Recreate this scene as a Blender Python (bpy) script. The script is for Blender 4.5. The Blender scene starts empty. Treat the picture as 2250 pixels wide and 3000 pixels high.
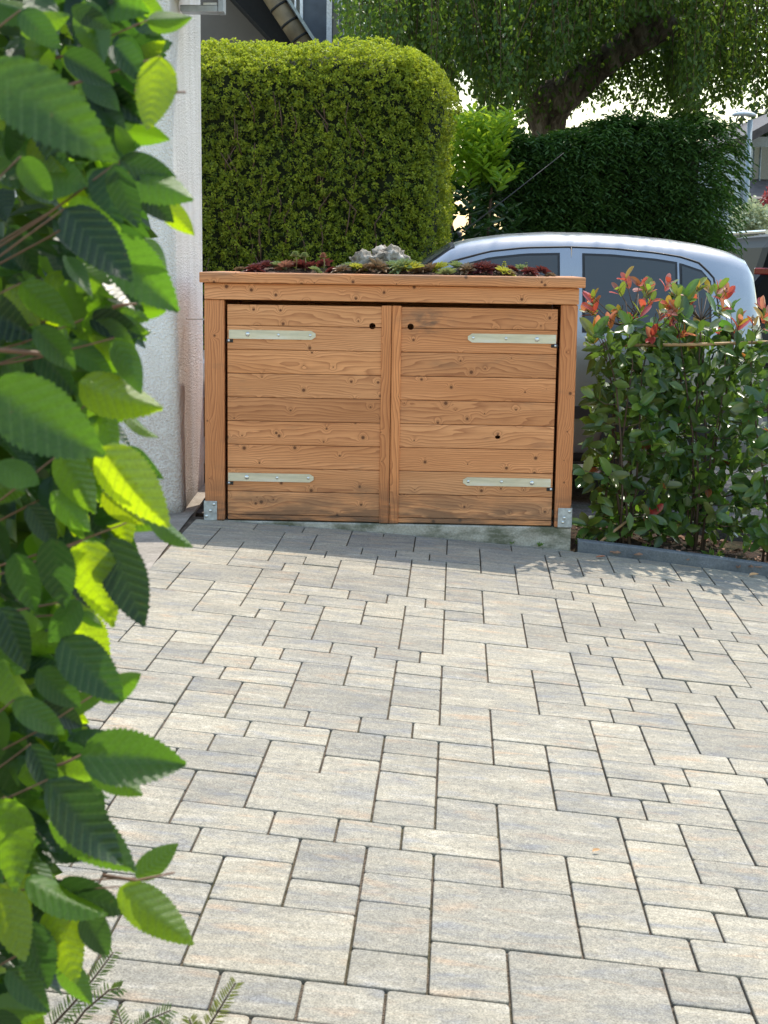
import bpy, bmesh, math, random
import numpy as np
from mathutils import Vector, Matrix, noise

rng = np.random.default_rng(11)
random.seed(11)
scene = bpy.context.scene
COL = scene.collection

# ------------------------------------------------------------------ camera, sky, sun, exposure
CZ = 1.40                                   # camera height in the scene
F = 4508.0                                  # focal length in pixels of the 2250 x 3000 photograph
RT = np.array([0.999899, 0.002274, 0.014039])
UP = np.array([-0.014222, 0.159854, 0.987038])
FW = np.array([0.0, 0.987138, -0.15987])
cam_d = bpy.data.cameras.new("camera")
cam = bpy.data.objects.new("camera", cam_d)
COL.objects.link(cam)
cam.matrix_world = Matrix(((RT[0], UP[0], -FW[0], 0), (RT[1], UP[1], -FW[1], 0), (RT[2], UP[2], -FW[2], CZ), (0, 0, 0, 1)))
cam_d.sensor_fit = 'VERTICAL'
cam_d.sensor_height = 36.0
cam_d.sensor_width = 27.0
cam_d.lens = F / 3000 * 36.0
cam_d.clip_start = 0.05
cam_d.clip_end = 1000
cam_d.dof.use_dof = True
cam_d.dof.focus_distance = 7.2
cam_d.dof.aperture_fstop = 15.0
scene.camera = cam

SUN_AZ, SUN_EL = math.radians(28), math.radians(60)      # azimuth from +Y towards +X
world = bpy.data.worlds.new("World")
scene.world = world
world.use_nodes = True
wn = world.node_tree
bg = wn.nodes["Background"]
sky = wn.nodes.new("ShaderNodeTexSky")
sky.sky_type = 'NISHITA'
sky.sun_disc = False
sky.sun_elevation = SUN_EL
sky.sun_rotation = SUN_AZ
sky.air_density = 1.8
sky.dust_density = 1.2
sky.ozone_density = 1.0
wn.links.new(sky.outputs[0], bg.inputs[0])
bg.inputs[1].default_value = 0.15
sun_d = bpy.data.lights.new("sun", 'SUN')
sun_d.energy = 2.35
sun_d.angle = math.radians(0.53)
sun_d.color = (1.0, 0.925, 0.82)
sun = bpy.data.objects.new("sun", sun_d)
COL.objects.link(sun)
SDIR = Vector((math.sin(SUN_AZ) * math.cos(SUN_EL), math.cos(SUN_AZ) * math.cos(SUN_EL), math.sin(SUN_EL)))
sun.rotation_euler = SDIR.to_track_quat('Z', 'Y').to_euler()
sun.location = SDIR * 30
scene.view_settings.view_transform = 'Standard'
scene.view_settings.look = 'None'
scene.view_settings.exposure = 1.2
scene.view_settings.gamma = 1.0
scene.view_settings.use_curve_mapping = False
scene.render.engine = 'CYCLES'
scene.cycles.use_denoising = True
scene.cycles.max_bounces = 8
scene.cycles.transparent_max_bounces = 12


# ------------------------------------------------------------------ helpers: pixels, ground
def ray(px, py):
    return FW + RT * (px - 1125) / F - UP * (py - 1500) / F


def at(px, py, Y):
    """point seen at a photo pixel, at distance Y along the viewing axis of the place"""
    d = ray(px, py)
    p = d * Y / d[1]
    return Vector((p[0], p[1], p[2] + CZ))


def gz(x, y):
    """height of the sloping driveway"""
    z = -1.2687 - 0.08638 * (x + 0.892) + CZ
    s = min(1, max(0, (y - 5.7) / 1.6))
    s = s * s * (3 - 2 * s)
    c = max(0.0, math.cos(min(1.57, abs(x - 0.75) / 1.75 * 1.5708)))
    return z + 0.044 * s * c


# ------------------------------------------------------------------ helpers: objects
def tag(o, label=None, cat=None, group=None, kind=None):
    if label: o["label"] = label
    if cat: o["category"] = cat
    if group: o["group"] = group
    if kind: o["kind"] = kind
    return o


def link(o, parent=None):
    COL.objects.link(o)
    if parent: o.parent = parent
    return o


def empty(name, loc=(0, 0, 0), rz=0):
    o = bpy.data.objects.new(name, None)
    o.empty_display_size = 0.1
    o.location = loc
    o.rotation_euler = (0, 0, rz)
    return link(o)


def mesh_obj(name, me, mat=None, parent=None, loc=None):
    if mat is not None and not me.materials: me.materials.append(mat)
    o = bpy.data.objects.new(name, me)
    if loc is not None: o.location = loc
    return link(o, parent)


def pydata(name, v, f, mat=None, parent=None, smooth=False, loc=None):
    me = bpy.data.meshes.new(name)
    me.from_pydata([tuple(a) for a in v], [], f)
    me.update()
    if smooth: me.shade_smooth()
    return mesh_obj(name, me, mat, parent, loc)


def bm_obj(name, bm, mat=None, parent=None, smooth=False, loc=None):
    bmesh.ops.recalc_face_normals(bm, faces=bm.faces)
    me = bpy.data.meshes.new(name)
    bm.to_mesh(me)
    bm.free()
    if smooth: me.shade_smooth()
    return mesh_obj(name, me, mat, parent, loc)


def bm_box(bm, x0, x1, y0, y1, z0, z1, bev=0.0):
    r = bmesh.ops.create_cube(bm, size=1.0)
    vs = r['verts']
    for v in vs:
        v.co = Vector((x0 + (v.co.x + .5) * (x1 - x0), y0 + (v.co.y + .5) * (y1 - y0), z0 + (v.co.z + .5) * (z1 - z0)))
    if bev > 0:
        es = list({e for v in vs for e in v.link_edges})
        bmesh.ops.bevel(bm, geom=es, offset=bev, segments=1, affect='EDGES')
    return bm


def box(name, x0, x1, y0, y1, z0, z1, mat, parent=None, bev=0.003):
    """box object with its own origin in its middle, so the grain is laid out from there"""
    cx, cy, cz = (x0 + x1) / 2, (y0 + y1) / 2, (z0 + z1) / 2
    bm = bmesh.new()
    bm_box(bm, x0 - cx, x1 - cx, y0 - cy, y1 - cy, z0 - cz, z1 - cz, bev)
    return bm_obj(name, bm, mat, parent, loc=(cx, cy, cz))


def tube_data(pts, rads, seg=8, caps=True):
    pts = [Vector(p) for p in pts]
    v, f = [], []
    n = len(pts)
    ref = Vector((0.3, 0.2, 1)).normalized()
    for i, p in enumerate(pts):
        t = (pts[min(i + 1, n - 1)] - pts[max(i - 1, 0)]).normalized()
        a = t.cross(ref)
        if a.length < 1e-3: a = t.cross(Vector((1, 0, 0)))
        a.normalize()
        b = t.cross(a)
        r = rads[i] if hasattr(rads, '__len__') else rads
        for k in range(seg):
            an = 2 * math.pi * k / seg
            v.append(p + (a * math.cos(an) + b * math.sin(an)) * r)
    for i in range(n - 1):
        for k in range(seg):
            f.append((i * seg + k, i * seg + (k + 1) % seg, (i + 1) * seg + (k + 1) % seg, (i + 1) * seg + k))
    if caps:
        f.append(tuple(range(seg))[::-1])
        f.append(tuple((n - 1) * seg + k for k in range(seg)))
    return v, f


def tube(name, pts, rads, mat, parent=None, seg=8):
    v, f = tube_data(pts, rads, seg)
    return pydata(name, v, f, mat, parent, smooth=True)


def join_data(parts):
    V, Fc = [], []
    for v, f in parts:
        o = len(V)
        V += list(v)
        Fc += [tuple(i + o for i in q) for q in f]
    return V, Fc


def np_mesh(name, V, T, rnd=None):
    """fast mesh of triangles from numpy arrays"""
    me = bpy.data.meshes.new(name)
    me.vertices.add(len(V))
    me.vertices.foreach_set("co", np.ascontiguousarray(V, dtype=np.float32).ravel())
    me.loops.add(T.size)
    me.loops.foreach_set("vertex_index", np.ascontiguousarray(T, dtype=np.int32).ravel())
    me.polygons.add(len(T))
    me.polygons.foreach_set("loop_start", np.arange(0, T.size, 3, dtype=np.int32))
    me.polygons.foreach_set("loop_total", np.full(len(T), 3, dtype=np.int32))
    if rnd is not None:
        a = me.attributes.new("rnd", 'FLOAT', 'POINT')
        a.data.foreach_set("value", np.ascontiguousarray(rnd, dtype=np.float32))
    me.update(calc_edges=True)
    me.validate()
    return me


def unit(a):
    return a / np.maximum(np.linalg.norm(a, axis=-1, keepdims=True), 1e-9)


def leaves_np(c, ax, nr, L, Wd, fold=0.25, rnd=None):
    """folded six-point leaf blades: base c, axis ax, normal nr"""
    n = len(c)
    ax = unit(ax)
    sd = unit(np.cross(nr, ax))
    nn = unit(np.cross(ax, sd))
    L = np.broadcast_to(L, (n,))[:, None]
    Wd = np.broadcast_to(Wd, (n,))[:, None]
    up = nn * Wd * fold
    v0 = c
    v1 = c + ax * L * .35 + sd * Wd * .5 + up
    v2 = c + ax * L * .72 + sd * Wd * .38 + up * .7
    v3 = c + ax * L - nn * L * .10
    v4 = c + ax * L * .72 - sd * Wd * .38 + up * .7
    v5 = c + ax * L * .35 - sd * Wd * .5 + up
    V = np.stack([v0, v1, v2, v3, v4, v5], 1).reshape(-1, 3)
    b = (np.arange(n) * 6)[:, None]
    T = np.concatenate([b + np.array([[0, 1, 2]]), b + np.array([[0, 2, 3]]), b + np.array([[0, 3, 4]]), b + np.array([[0, 4, 5]])], 0)
    if rnd is None: rnd = rng.random(n)
    return V, T, np.repeat(rnd, 6)


# ------------------------------------------------------------------ helpers: materials
def new_mat(name):
    m = bpy.data.materials.new(name)
    m.use_nodes = True
    nt = m.node_tree
    return m, nt, nt.nodes["Principled BSDF"], nt.nodes["Material Output"]


def nd(nt, t, ins=None, **pr):
    n = nt.nodes.new(t)
    for k, v in pr.items(): setattr(n, k, v)
    for k, v in (ins or {}).items():
        s = n.inputs[k]
        if isinstance(v, bpy.types.NodeSocket):
            nt.links.new(v, s)
        else:
            s.default_value = v
    return n


def mth(nt, op, a, b=0.0, c=0.0, clamp=False):
    n = nd(nt, "ShaderNodeMath", {0: a, 1: b, 2: c}, operation=op)
    n.use_clamp = clamp
    return n.outputs[0]


def mixc(nt, fac, a, b, blend='MIX'):
    n = nd(nt, "ShaderNodeMix", data_type='RGBA', blend_type=blend)
    for i, v in ((0, fac), (6, a), (7, b)):
        if isinstance(v, bpy.types.NodeSocket):
            nt.links.new(v, n.inputs[i])
        else:
            n.inputs[i].default_value = (*v, 1) if (i > 0 and len(v) == 3) else v
    return n.outputs[2]


def ramp(nt, fac, stops, interp='LINEAR'):
    n = nd(nt, "ShaderNodeValToRGB", {0: fac})
    cr = n.color_ramp
    cr.interpolation = interp
    while len(cr.elements) < len(stops): cr.elements.new(0.5)
    for e, (p, c) in zip(cr.elements, stops):
        e.position = p
        e.color = (*c, 1) if hasattr(c, '__len__') else (c, c, c, 1)
    return n.outputs[0]


def bump(nt, h, strength, dist, bsdf):
    n = nd(nt, "ShaderNodeBump", {'Strength': strength, 'Distance': dist, 'Height': h})
    nt.links.new(n.outputs[0], bsdf.inputs['Normal'])
    return n


def noise_t(nt, vec, scale, detail=3, rough=.55, dist=0.0):
    n = nd(nt, "ShaderNodeTexNoise", {'Scale': scale, 'Detail': detail, 'Roughness': rough, 'Distortion': dist})
    if vec is not None: nt.links.new(vec, n.inputs['Vector'])
    return n.outputs[0]


def vmul(nt, vec, s):
    return nd(nt, "ShaderNodeVectorMath", {0: vec, 1: s}, operation='MULTIPLY').outputs[0]


def vadd(nt, a, b):
    return nd(nt, "ShaderNodeVectorMath", {0: a, 1: b}, operation='ADD').outputs[0]


def setc(b, col=None, rough=None, metal=None, spec=None):
    if col is not None: b.inputs['Base Color'].default_value = (*col, 1)
    if rough is not None: b.inputs['Roughness'].default_value = rough
    if metal is not None: b.inputs['Metallic'].default_value = metal
    if spec is not None: b.inputs['Specular IOR Level'].default_value = spec


def plain(name, col, rough=.6, metal=0.0, var=0.12, scale=30.0, bmp=0.0):
    m, nt, b, o = new_mat(name)
    setc(b, col, rough, metal)
    tc = nd(nt, "ShaderNodeTexCoord").outputs['Object']
    n = noise_t(nt, tc, scale, 4)
    lo = tuple(c * (1 - var * 1.6) for c in col)
    hi = tuple(min(1, c * (1 + var * 1.6)) for c in col)
    nt.links.new(ramp(nt, n, [(.3, lo), (.7, hi)]), b.inputs['Base Color'])
    if bmp > 0: bump(nt, n, bmp, .01, b)
    return m


def wood(name, vertical=False, tint=(1, 1, 1)):
    m, nt, b, o = new_mat(name)
    tc = nd(nt, "ShaderNodeTexCoord").outputs['Object']
    sp = nd(nt, "ShaderNodeSeparateXYZ", {0: tc})
    L, A = (sp.outputs[2], sp.outputs[0]) if vertical else (sp.outputs[0], sp.outputs[2])
    D = sp.outputs[1]
    rnd = mth(nt, 'MULTIPLY', nd(nt, "ShaderNodeObjectInfo").outputs['Random'], 61.7)
    Lr = mth(nt, 'ADD', L, rnd)
    base = nd(nt, "ShaderNodeCombineXYZ", {0: Lr, 1: A, 2: mth(nt, 'ADD', D, rnd)}).outputs[0]
    # knots
    kv = nd(nt, "ShaderNodeTexVoronoi", {'Vector': vmul(nt, base, (1, 1, 0)), 'Scale': 7.6, 'Randomness': 1.0}, voronoi_dimensions='2D')
    kd = kv.outputs['Distance']
    kc = nd(nt, "ShaderNodeSeparateColor", {0: kv.outputs['Color']})
    krad = mth(nt, 'MULTIPLY_ADD', kc.outputs[0], .070, -.008)              # radius of each knot, some have none
    warp = mth(nt, 'POWER', 2.718, mth(nt, 'MULTIPLY', mth(nt, 'MULTIPLY', kd, kd), -55.0))
    warp = mth(nt, 'MULTIPLY', warp, mth(nt, 'MULTIPLY', krad, 19.0))
    n1 = noise_t(nt, vmul(nt, base, (1.15, 7.0, 7.0)), 1.0, 2, .42)
    n2 = noise_t(nt, vmul(nt, base, (5, 28, 28)), 1.0, 2, .5)
    ring = mth(nt, 'ADD', mth(nt, 'MULTIPLY', A, 72.0), mth(nt, 'MULTIPLY', n1, 14.0))
    ring = mth(nt, 'ADD', ring, mth(nt, 'MULTIPLY', n2, 1.4))
    ring = mth(nt, 'ADD', ring, mth(nt, 'MULTIPLY', warp, 3.2))
    fr = mth(nt, 'FRACT', ring)
    line = ramp(nt, fr, [(0, .06), (.5, .28), (.82, .75), (.93, 1.0), (1, .1)])
    fib = noise_t(nt, vmul(nt, base, (9, 420, 420)), 1.0, 2, .6)
    var = noise_t(nt, vmul(nt, base, (1.2, 9, 9)), 1.0, 2, .5)
    light = tuple(a * t for a, t in zip((.90, .425, .185), tint))
    mid = tuple(a * t for a, t in zip((.71, .31, .122), tint))
    dark = tuple(a * t for a, t in zip((.34, .115, .042), tint))
    c0 = mixc(nt, ramp(nt, var, [(.32, 0), (.68, 1)]), light, mid)
    c1 = mixc(nt, mth(nt, 'MULTIPLY', line, .72), c0, dark)
    c2 = mixc(nt, mth(nt, 'MULTIPLY', ramp(nt, fib, [(.35, 1), (.6, 0)]), .28), c1, dark)
    # board to board tone
    tone = nd(nt, "ShaderNodeObjectInfo").outputs['Random']
    c2 = mixc(nt, 1.0, c2, ramp(nt, tone, [(0, (.78, .74, .70)), (.25, (.94, .88, .82)), (.5, (1, 1, 1)), (.75, (.92, .94, .95)), (1, (1.10, 1.06, .98))]), 'MULTIPLY')
    edge = mth(nt, 'DIVIDE', kd, mth(nt, 'MAXIMUM', krad, .0001))
    kmask = ramp(nt, mth(nt, 'MULTIPLY', edge, .5), [(.3, 1), (.46, .95), (.56, .35), (1, 0)])
    kmask = mth(nt, 'MULTIPLY', kmask, mth(nt, 'GREATER_THAN', krad, .004))
    kring = ramp(nt, mth(nt, 'FRACT', mth(nt, 'MULTIPLY', kd, 60.0)), [(0, (.085, .028, .010)), (1, (.22, .08, .028))])
    c3 = mixc(nt, kmask, c2, kring)
    # dirt and grey weathering that climbs from the foot of the boards
    gp = nd(nt, "ShaderNodeNewGeometry").outputs['Position']
    gzp = nd(nt, "ShaderNodeSeparateXYZ", {0: gp}).outputs[2]
    st = noise_t(nt, vmul(nt, gp, (5, 5, 26)), 1.0, 4, .6)
    sm = mth(nt, 'MULTIPLY', ramp(nt, gzp, [(.12, 1), (.20, .75), (.36, 0)]), ramp(nt, st, [(.36, 0), (.58, 1)]))
    c4 = mixc(nt, mth(nt, 'MULTIPLY', sm, .8), c3, (.075, .055, .04))
    blot = noise_t(nt, vmul(nt, gp, (3.2, 3.2, 8)), 1.0, 4, .6)
    c4 = mixc(nt, mth(nt, 'MULTIPLY', ramp(nt, blot, [(.60, 0), (.76, 1)]), .4), c4, (.18, .11, .065))
    tz = ramp(nt, mth(nt, 'MULTIPLY', gzp, .5), [(.655, 0), (.672, 1)])
    c4 = mixc(nt, mth(nt, 'MULTIPLY', mth(nt, 'MULTIPLY', tz, ramp(nt, st, [(.35, 0), (.62, 1)])), .7), c4, (.16, .12, .085))
    # dark handling smudge round the right door's finger hole
    dv = nd(nt, "ShaderNodeVectorMath", {0: vmul(nt, vadd(nt, gp, (-.185, -7.46, -1.125)), (1, 0, 1.9))}, operation='LENGTH').outputs['Value']
    sd = mth(nt, 'MULTIPLY', ramp(nt, dv, [(.03, 1), (.17, 0)]), ramp(nt, noise_t(nt, vmul(nt, gp, (14, 14, 30)), 1.0, 4, .6), [(.38, 0), (.62, 1)]))
    c4 = mixc(nt, mth(nt, 'MULTIPLY', sd, .75), c4, (.10, .07, .05))
    nt.links.new(c4, b.inputs['Base Color'])
    setc(b, rough=.62, spec=.35)
    hh = mth(nt, 'ADD', mth(nt, 'MULTIPLY', line, .5), mth(nt, 'MULTIPLY', fib, .5))
    bump(nt, hh, .25, .002, b)
    return m


def foliage(name, c_lo, c_hi, trans, tmix=.4, rough=.45, spec=.4, use_obj_color=False, veins=False):
    m, nt, b, out = new_mat(name)
    if use_obj_color:
        oi = nd(nt, "ShaderNodeObjectInfo")
        base = mixc(nt, 1.0, oi.outputs['Color'], ramp(nt, oi.outputs['Random'], [(0, .72), (1, 1.22)]), 'MULTIPLY')
        tr = mixc(nt, 1.0, base, (*trans, 1), 'MULTIPLY')
    else:
        r = nd(nt, "ShaderNodeAttribute", attribute_name="rnd").outputs['Fac']
        base = ramp(nt, r, [(0, c_lo), (1, c_hi)])
        tr = mixc(nt, r, tuple(t * .75 for t in trans), trans)
    setc(b, rough=rough, spec=spec)
    if veins:
        tc = nd(nt, "ShaderNodeTexCoord").outputs['Object']
        sp = nd(nt, "ShaderNodeSeparateXYZ", {0: tc})
        ay = mth(nt, 'ABSOLUTE', sp.outputs[1])
        ph = mth(nt, 'MULTIPLY', mth(nt, 'SUBTRACT', sp.outputs[0], mth(nt, 'MULTIPLY', ay, .85)), veins)
        fr = mth(nt, 'ABSOLUTE', mth(nt, 'SUBTRACT', mth(nt, 'FRACT', ph), .5))
        vl = ramp(nt, fr, [(0.0, 1), (.07, .6), (.16, 0)])
        mid = ramp(nt, mth(nt, 'MULTIPLY', ay, 300.0), [(.1, 1), (.35, 0)])
        vm = mth(nt, 'MAXIMUM', vl, mid)
        fine = noise_t(nt, tc, 260.0, 3, .6)
        big = noise_t(nt, tc, 34.0, 2, .5)
        base = mixc(nt, mth(nt, 'MULTIPLY', vm, .4), base, (.20, .30, .08))
        base = mixc(nt, 1.0, base, ramp(nt, big, [(.25, .72), (.75, 1.2)]), 'MULTIPLY')
        spot = ramp(nt, noise_t(nt, vadd(nt, tc, nd(nt, 'ShaderNodeCombineXYZ', {0: mth(nt, 'MULTIPLY', nd(nt, 'ShaderNodeObjectInfo').outputs['Random'], 40.0)}).outputs[0]), 9.0, 5, .7), [(.66, 0), (.72, 1)])
        base = mixc(nt, mth(nt, 'MULTIPLY', spot, .75), base, (.16, .10, .035))
        tr = mixc(nt, mth(nt, 'MULTIPLY', spot, .6), tr, (.20, .13, .03))
        tr = mixc(nt, mth(nt, 'MULTIPLY', vm, .55), tr, mixc(nt, 1.0, tr, (.5, .55, .35), 'MULTIPLY'))
        tr = mixc(nt, 1.0, tr, ramp(nt, mth(nt, 'MULTIPLY', mth(nt, 'ADD', fine, big), .5), [(.3, .75), (.7, 1.15)]), 'MULTIPLY')
        bump(nt, mth(nt, 'ADD', mth(nt, 'MULTIPLY', fr, 1.0), mth(nt, 'MULTIPLY', fine, .25)), .6, .0016, b)
    nt.links.new(base, b.inputs['Base Color'])
    tb = nd(nt, "ShaderNodeBsdfTranslucent")
    nt.links.new(tr, tb.inputs[0])
    mx = nd(nt, "ShaderNodeMixShader", {0: tmix})
    nt.links.new(b.outputs[0], mx.inputs[1])
    nt.links.new(tb.outputs[0], mx.inputs[2])
    nt.links.new(mx.outputs[0], out.inputs[0])
    return m


def stucco(name, col, low_tint=True):
    m, nt, b, o = new_mat(name)
    gp = nd(nt, "ShaderNodeNewGeometry").outputs['Position']
    n = noise_t(nt, gp, 95, 3, .65)
    v = nd(nt, "ShaderNodeTexVoronoi", {'Vector': gp, 'Scale': 85.0}).outputs['Distance']
    big = noise_t(nt, gp, 2.5, 4, .6)
    c = ramp(nt, big, [(.3, tuple(x * .94 for x in col)), (.7, col)])
    c = mixc(nt, 1.0, c, ramp(nt, noise_t(nt, vmul(nt, gp, (7, 7, .5)), 1.0, 5, .65), [(.35, (.86, .85, .83)), (.6, (1, 1, 1))]), 'MULTIPLY')
    if low_tint:
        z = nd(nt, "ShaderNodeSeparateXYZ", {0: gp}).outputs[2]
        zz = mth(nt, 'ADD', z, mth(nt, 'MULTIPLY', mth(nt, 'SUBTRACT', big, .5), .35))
        sm = ramp(nt, mth(nt, 'MULTIPLY', zz, .5), [(.06, 1), (.30, .62), (.52, .0)])  # speckled brown tint, stronger towards the bottom
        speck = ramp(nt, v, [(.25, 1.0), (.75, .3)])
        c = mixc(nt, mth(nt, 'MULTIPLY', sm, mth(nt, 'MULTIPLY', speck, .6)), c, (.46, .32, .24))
        foot = ramp(nt, zz, [(.13, 1), (.22, 0)])
        c = mixc(nt, mth(nt, 'MULTIPLY', foot, .6), c, (.10, .095, .075))
    nt.links.new(c, b.inputs['Base Color'])
    setc(b, rough=.92, spec=.2)
    b.inputs['Diffuse Roughness'].default_value = 1.0
    bump(nt, mth(nt, 'ADD', n, mth(nt, 'MULTIPLY', v, .6)), 1.0, .014, b)
    return m


# ------------------------------------------------------------------ materials
M = {}
M['wood_h'] = wood('larch boards')
M['wood_v'] = wood('larch posts', True, (.86, .76, .68))
M['dark'] = plain('blackened timber', (.02, .018, .016), .8)


def paver_mat():
    m, nt, b, o = new_mat('streaky concrete pavers')  # colour streaks and speckles belong to the stones
    tc = nd(nt, "ShaderNodeTexCoord").outputs['Object']
    oi = nd(nt, "ShaderNodeObjectInfo")
    rn = oi.outputs['Random']
    gp = nd(nt, "ShaderNodeNewGeometry").outputs['Position']
    off = nd(nt, "ShaderNodeCombineXYZ", {0: mth(nt, 'MULTIPLY', rn, 91.0), 1: mth(nt, 'MULTIPLY', rn, 57.0), 2: 0.0}).outputs[0]
    p = vadd(nt, gp, off)
    a = noise_t(nt, vmul(nt, p, (5, 16, 1)), 1.0, 4, .62, .5)
    a2 = noise_t(nt, vmul(nt, p, (4, 13, 1)), 1.3, 3, .6, .4)
    c = ramp(nt, a, [(.28, (.178, .180, .182)), (.42, (.232, .224, .194)), (.56, (.276, .260, .214)), (.74, (.352, .336, .290))])
    c = mixc(nt, mth(nt, 'MULTIPLY', ramp(nt, a2, [(.56, 0), (.72, 1)]), .6), c, (.340, .250, .170))
    c = mixc(nt, mth(nt, 'MULTIPLY', ramp(nt, a2, [(.28, 1), (.44, 0)]), .65), c, (.185, .195, .212))
    c = mixc(nt, 1.0, c, ramp(nt, rn, [(0, (.90, .87, .835)), (.35, (1.06, 1.02, .965)), (.7, (1.14, 1.08, .99)), (1, (1.25, 1.185, 1.085))]), 'MULTIPLY')
    g = noise_t(nt, p, 240.0, 3, .75)
    g2 = noise_t(nt, p, 60.0, 4, .7)
    c = mixc(nt, 1.0, c, ramp(nt, g, [(.34, .62), (.66, 1.34)]), 'MULTIPLY')
    c = mixc(nt, 1.0, c, ramp(nt, g2, [(.32, .80), (.68, 1.16)]), 'MULTIPLY')
    dirt = noise_t(nt, gp, 3.4, 6, .7)
    c = mixc(nt, mth(nt, 'MULTIPLY', ramp(nt, dirt, [(.52, 0), (.72, 1)]), .28), c, (.15, .135, .105))
    sv = nd(nt, "ShaderNodeTexVoronoi", {'Vector': p, 'Scale': 34.0}).outputs['Distance']
    c = mixc(nt, mth(nt, 'MULTIPLY', ramp(nt, sv, [(.045, 1), (.07, 0)]), .7), c, (.10, .09, .075))
    big = noise_t(nt, gp, 1.3, 4, .6)
    c = mixc(nt, 1.0, c, ramp(nt, big, [(.3, .93), (.7, 1.04)]), 'MULTIPLY')
    nt.links.new(c, b.inputs['Base Color'])
    setc(b, rough=.85, spec=.25)
    bump(nt, mth(nt, 'ADD', g, mth(nt, 'MULTIPLY', a, .6)), .45, .002, b)
    return m


M['paver'] = paver_mat()


def grit_mat(name, lo, hi, scale=160.0, bs=.8):
    m, nt, b, o = new_mat(name)
    gp = nd(nt, "ShaderNodeNewGeometry").outputs['Position']
    v = nd(nt, "ShaderNodeTexVoronoi", {'Vector': gp, 'Scale': scale})
    k = nd(nt, "ShaderNodeSeparateColor", {0: v.outputs['Color']}).outputs[0]
    big = noise_t(nt, gp, 9, 4, .65)
    c = mixc(nt, k, lo, hi)
    c = mixc(nt, 1.0, c, ramp(nt, big, [(.3, .55), (.7, 1.2)]), 'MULTIPLY')
    c = mixc(nt, mth(nt, 'MULTIPLY', ramp(nt, noise_t(nt, gp, 2.2, 5, .65), [(.50, 0), (.66, 1)]), .6), c, (.055, .062, .022))
    nt.links.new(c, b.inputs['Base Color'])
    setc(b, rough=.95, spec=.15)
    bump(nt, mth(nt, 'SUBTRACT', 1.0, v.outputs['Distance']), bs, .004, b)
    return m


M['grit'] = grit_mat('joint grit', (.045, .036, .027), (.20, .16, .12), 260.0)
M['soil'] = grit_mat('bark soil', (.012, .008, .006), (.075, .045, .03), 90.0)
M['substrate'] = grit_mat('roof substrate', (.03, .02, .015), (.16, .10, .07), 120.0)
M['earth'] = grit_mat('lawn and earth', (.03, .05, .015), (.07, .09, .03), 12.0)
M['asphalt'] = grit_mat('asphalt', (.06, .06, .062), (.16, .155, .15), 110.0, .4)


def concrete(name, lo, hi, moss=.0):
    m, nt, b, o = new_mat(name)
    gp = nd(nt, "ShaderNodeNewGeometry").outputs['Position']
    a = noise_t(nt, gp, 7, 6, .65)
    f = noise_t(nt, gp, 120, 3, .65)
    c = ramp(nt, a, [(.3, lo), (.68, hi)])
    c = mixc(nt, 1.0, c, ramp(nt, f, [(.3, .75), (.7, 1.15)]), 'MULTIPLY')
    if moss > 0:
        ms = noise_t(nt, vmul(nt, gp, (6, 6, 14)), 1.0, 5, .65)
        c = mixc(nt, mth(nt, 'MULTIPLY', ramp(nt, ms, [(.44, 0), (.62, 1)]), moss), c, (.055, .065, .025))
    nt.links.new(c, b.inputs['Base Color'])
    setc(b, rough=.92, spec=.2)
    bump(nt, mth(nt, 'ADD', f, mth(nt, 'MULTIPLY', a, .8)), .55, .005, b)
    return m


M['plinth'] = concrete('cast concrete with moss', (.32, .29, .23), (.50, .47, .40), .75)
M['slab'] = concrete('old weathered slab', (.23, .20, .165), (.37, .33, .28), .15)
M['kerb'] = concrete('grey kerb', (.11, .12, .13), (.19, .20, .21), .15)
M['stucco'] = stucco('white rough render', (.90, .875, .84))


def galv():
    m, nt, b, o = new_mat('galvanised steel')
    tc = nd(nt, "ShaderNodeTexCoord").outputs['Object']
    n = noise_t(nt, tc, 60, 4, .6)
    s = noise_t(nt, vmul(nt, tc, (6, 20, 40)), 1.0, 3, .6)
    c = ramp(nt, s, [(.3, (.50, .475, .37)), (.55, (.63, .585, .45)), (.75, (.68, .655, .58))])
    nt.links.new(c, b.inputs['Base Color'])
    nt.links.new(ramp(nt, n, [(.3, .32), (.7, .5)]), b.inputs['Roughness'])
    setc(b, metal=.55)
    return m


M['galv'] = galv()
M['steel'] = plain('bright zinc bolt', (.62, .63, .62), .3, .9, .1)
M['galv_dull'] = plain('dull zinc bracket', (.40, .42, .42), .5, .5, .2, 40)
M['black_iron'] = plain('black iron', (.01, .01, .01), .5)

# ================================================================== THE SETTING
# ground sheet to the horizon
o = pydata('ground', [(-300, -60, -.45), (300, -60, -.45), (300, 500, -.45), (-300, 500, -.45)], [(0, 1, 2, 3)], M['earth'])
tag(o, kind='structure')

# the sloping driveway: its joint bed is the structure, the pavers are its children
DIRU = Vector((0.99893, -0.0464, 0))
DIRV = Vector((0.0464, 0.99893, 0))
CORNER = Vector((-0.93, 7.497, 0))           # where the paving meets shelter and slab


def grid_obj(name, xs, ys, fz, mat):
    v = [(x, y, fz(x, y)) for y in ys for x in xs]
    nx = len(xs)
    f = [(j * nx + i, j * nx + i + 1, (j + 1) * nx + i + 1, (j + 1) * nx + i) for j in range(len(ys) - 1) for i in range(nx - 1)]
    return pydata(name, v, f, mat, smooth=True)


driveway = grid_obj('driveway', list(np.linspace(-1.02, 4.6, 60)), list(np.linspace(-3, 7.62, 90)), lambda x, y: gz(x, y) - .009, M['grit'])
tag(driveway, kind='structure')

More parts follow.
